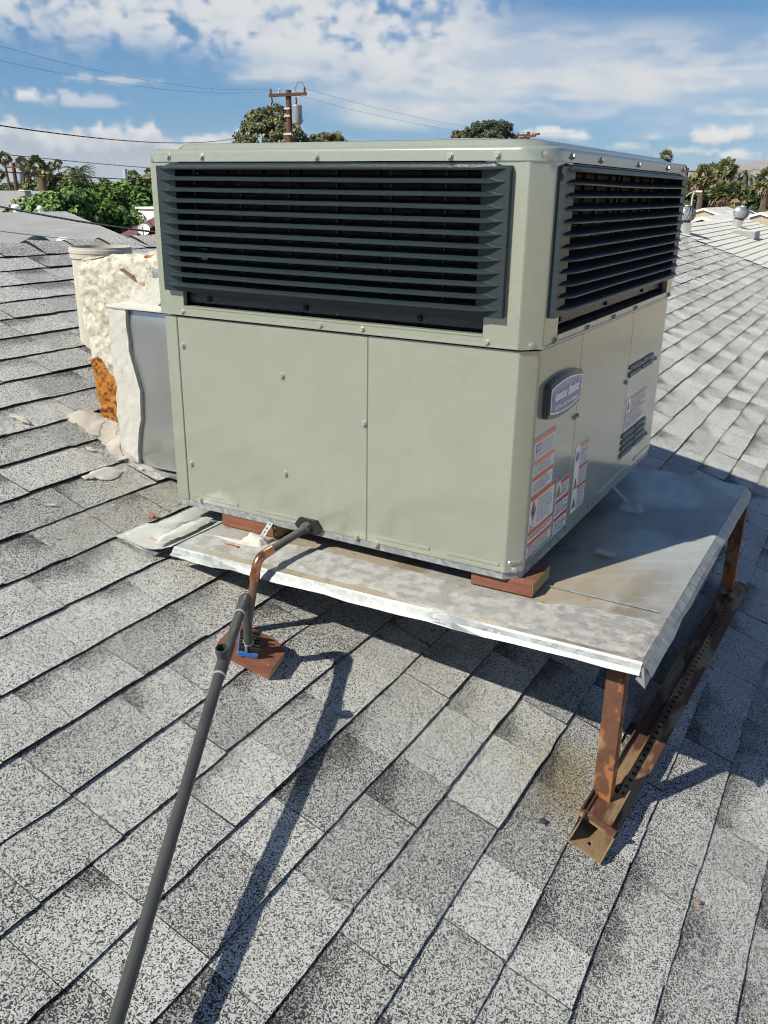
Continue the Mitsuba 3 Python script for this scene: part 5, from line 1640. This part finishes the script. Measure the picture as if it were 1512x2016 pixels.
k = thing('utility_pole', 'thin dark utility pole with a small transformer among the palms at far left', 'utility pole')
x, y = at(-51.46, 45)
part(k, 'pole', tube([[x + .1, y, GZ], [x, y, 1.90]], [.12, .08], 8), 'm_pole')
part(k, 'transformer', lathe([(.001, 1.15), (.11, 1.16), (.11, 1.52), (.001, 1.54)], 12, (x + .28, y + .1, 0)), 'm_grey_metal', smooth=30)
part(k, 'crossarm', bx(x - .45, x + .45, y - .04, y + .04, 1.68, 1.75), 'm_pole')
k = thing('utility_pole', 'plain grey utility pole above the rightmost broad leaved tree', 'utility pole')
x, y = at(-45.32, 45)
part(k, 'pole', tube([[x, y, GZ], [x, y, 1.74]], [.13, .10], 8), 'm_ceramic')
k = thing('utility_pole', 'distant utility pole top with two crossarms above the lid beside the round topped tree', 'utility pole')
x, y = at(-21.04, 58)
part(k, 'pole', tube([[x, y, GZ], [x, y, 4.42]], [.16, .10], 8), 'm_pole')
for z, a_ in ((4.24, .3), (4.12, -.5)):
    part(k, 'crossarm', xf(bx(-.75, .75, -.05, .05, -.05, .05), frame((x, y - .12, z), (math.cos(a_), math.sin(a_), .06))), 'm_pole')
    for s in (-.65, -.3, .35, .65):
        part(k, 'insulator', lathe([(.03, 0), (.05, .05), (.03, .13), (.001, .15)], 8, np.array([x, y - .12, z + .04]) + np.array([math.cos(a_), math.sin(a_), .06]) * s), 'm_ceramic')
k = thing('utility_pole', 'dark utility pole with a side arm right of the air conditioner', 'utility pole')
x, y = at(-11.66, 50)
part(k, 'pole', tube([[x - .25, y, GZ], [x, y, 2.25]], [.16, .10], 8), 'm_pole')
part(k, 'crossarm', xf(bx(-.15, .62, -.05, .05, -.04, .04), frame((x, y - .12, 2.08), (1, .3, -.02))), 'm_pole')

k = thing('street_lamp', 'pale street lamp with a curved arm in front of the dense green tree', 'street lamp')
x, y = at(-11.15, 37)
part(k, 'post', tube([[x, y, GZ], [x, y, .9], [x + .04, y, 1.06]], [.055, .035, .03], 8), 'm_beige', smooth=True)
part(k, 'arm', tube([[x - .28, y, .86], [x - .1, y, 1.03], [x + .04, y, 1.09], [x + .16, y, 1.10]], .018, 6), 'm_beige', smooth=True)
part(k, 'lamp_head', xf(rounded_block((-.12, -.06, -.035), (.12, .06, .035), .03, .03), np.array([[1, 0, 0, x + .22], [0, 1, 0, y], [0, 0, 1, 1.085], [0, 0, 0, 1.0]])), 'm_white_paint', smooth=True)

pt = np.array([px_, py_, 0])
pole_line(pol(-52.6, 13.5, 1.735), pol(-38.3, 34.5, 2.72), .22, .0095, 'dark cable crossing the sky at left and running into the grey green tree')
pole_line(pol(-53.5, 19, 1.56), pol(-41.5, 31, 1.49), .03, .0085, 'thin wire above the palms at left')
pole_line(pol(-53.5, 17, 1.21), pol(-41.0, 29, 1.14), .03, .0115, 'thick wire passing in front of the palms at left')
pole_line(pol(-55, 17.5, 3.40), np.concatenate([pt[:2] - ad[:2] * .66, [4.48]]), .35, .0030, 'faint upper wire running up to the left end of the crossarm')
pole_line(pol(-55, 17.5, 3.12), np.concatenate([pt[:2] - ad[:2] * .34, [4.44]]), .35, .0030, 'faint lower wire running up to the crossarm')
pole_line(np.concatenate([pt[:2] + ad[:2] * .62, [4.50]]), pol(-18, 58, 4.35), .5, .004, 'faint wire leaving the crossarm to the right')
pole_line(np.concatenate([pt[:2] + ad[:2] * .20, [4.30]]), pol(-18, 58, 4.05), .5, .004, 'fainter wire just below the one leaving the crossarm to the right')
pole_line(pol(-55.0, 9.3, .885), pol(-42.0, 9.0, .545), .035, .010, 'black service cable sagging across the grey roof to the gable')
pole_line(pol(-55.0, 9.6, .62), pol(-42.0, 9.6, .395), .03, .0035, 'thin dark wire low across the grey roof next door', n=16)

# ------------------------------------------------------------------ the air: far hills fade
scene['air'] = {'type': 'homogeneous', 'albedo': {'type': 'rgb', 'value': [0.94, 0.95, 0.96]}, 'sigma_t': {'type': 'rgb', 'value': [2.6e-5, 3.0e-5, 3.9e-5]}}
scene['haze'] = {'type': 'cube', 'to_world': T().translate([0, 0, 160]).scale([9600, 9600, 166]), 'bsdf': {'type': 'null'}, 'interior': {'type': 'ref', 'id': 'air'}}
labels['haze'] = {'label': 'thin bluish haze over the far desert hills', 'category': 'haze', 'kind': 'stuff'}
scene['camera']['medium'] = {'type': 'ref', 'id': 'air'}
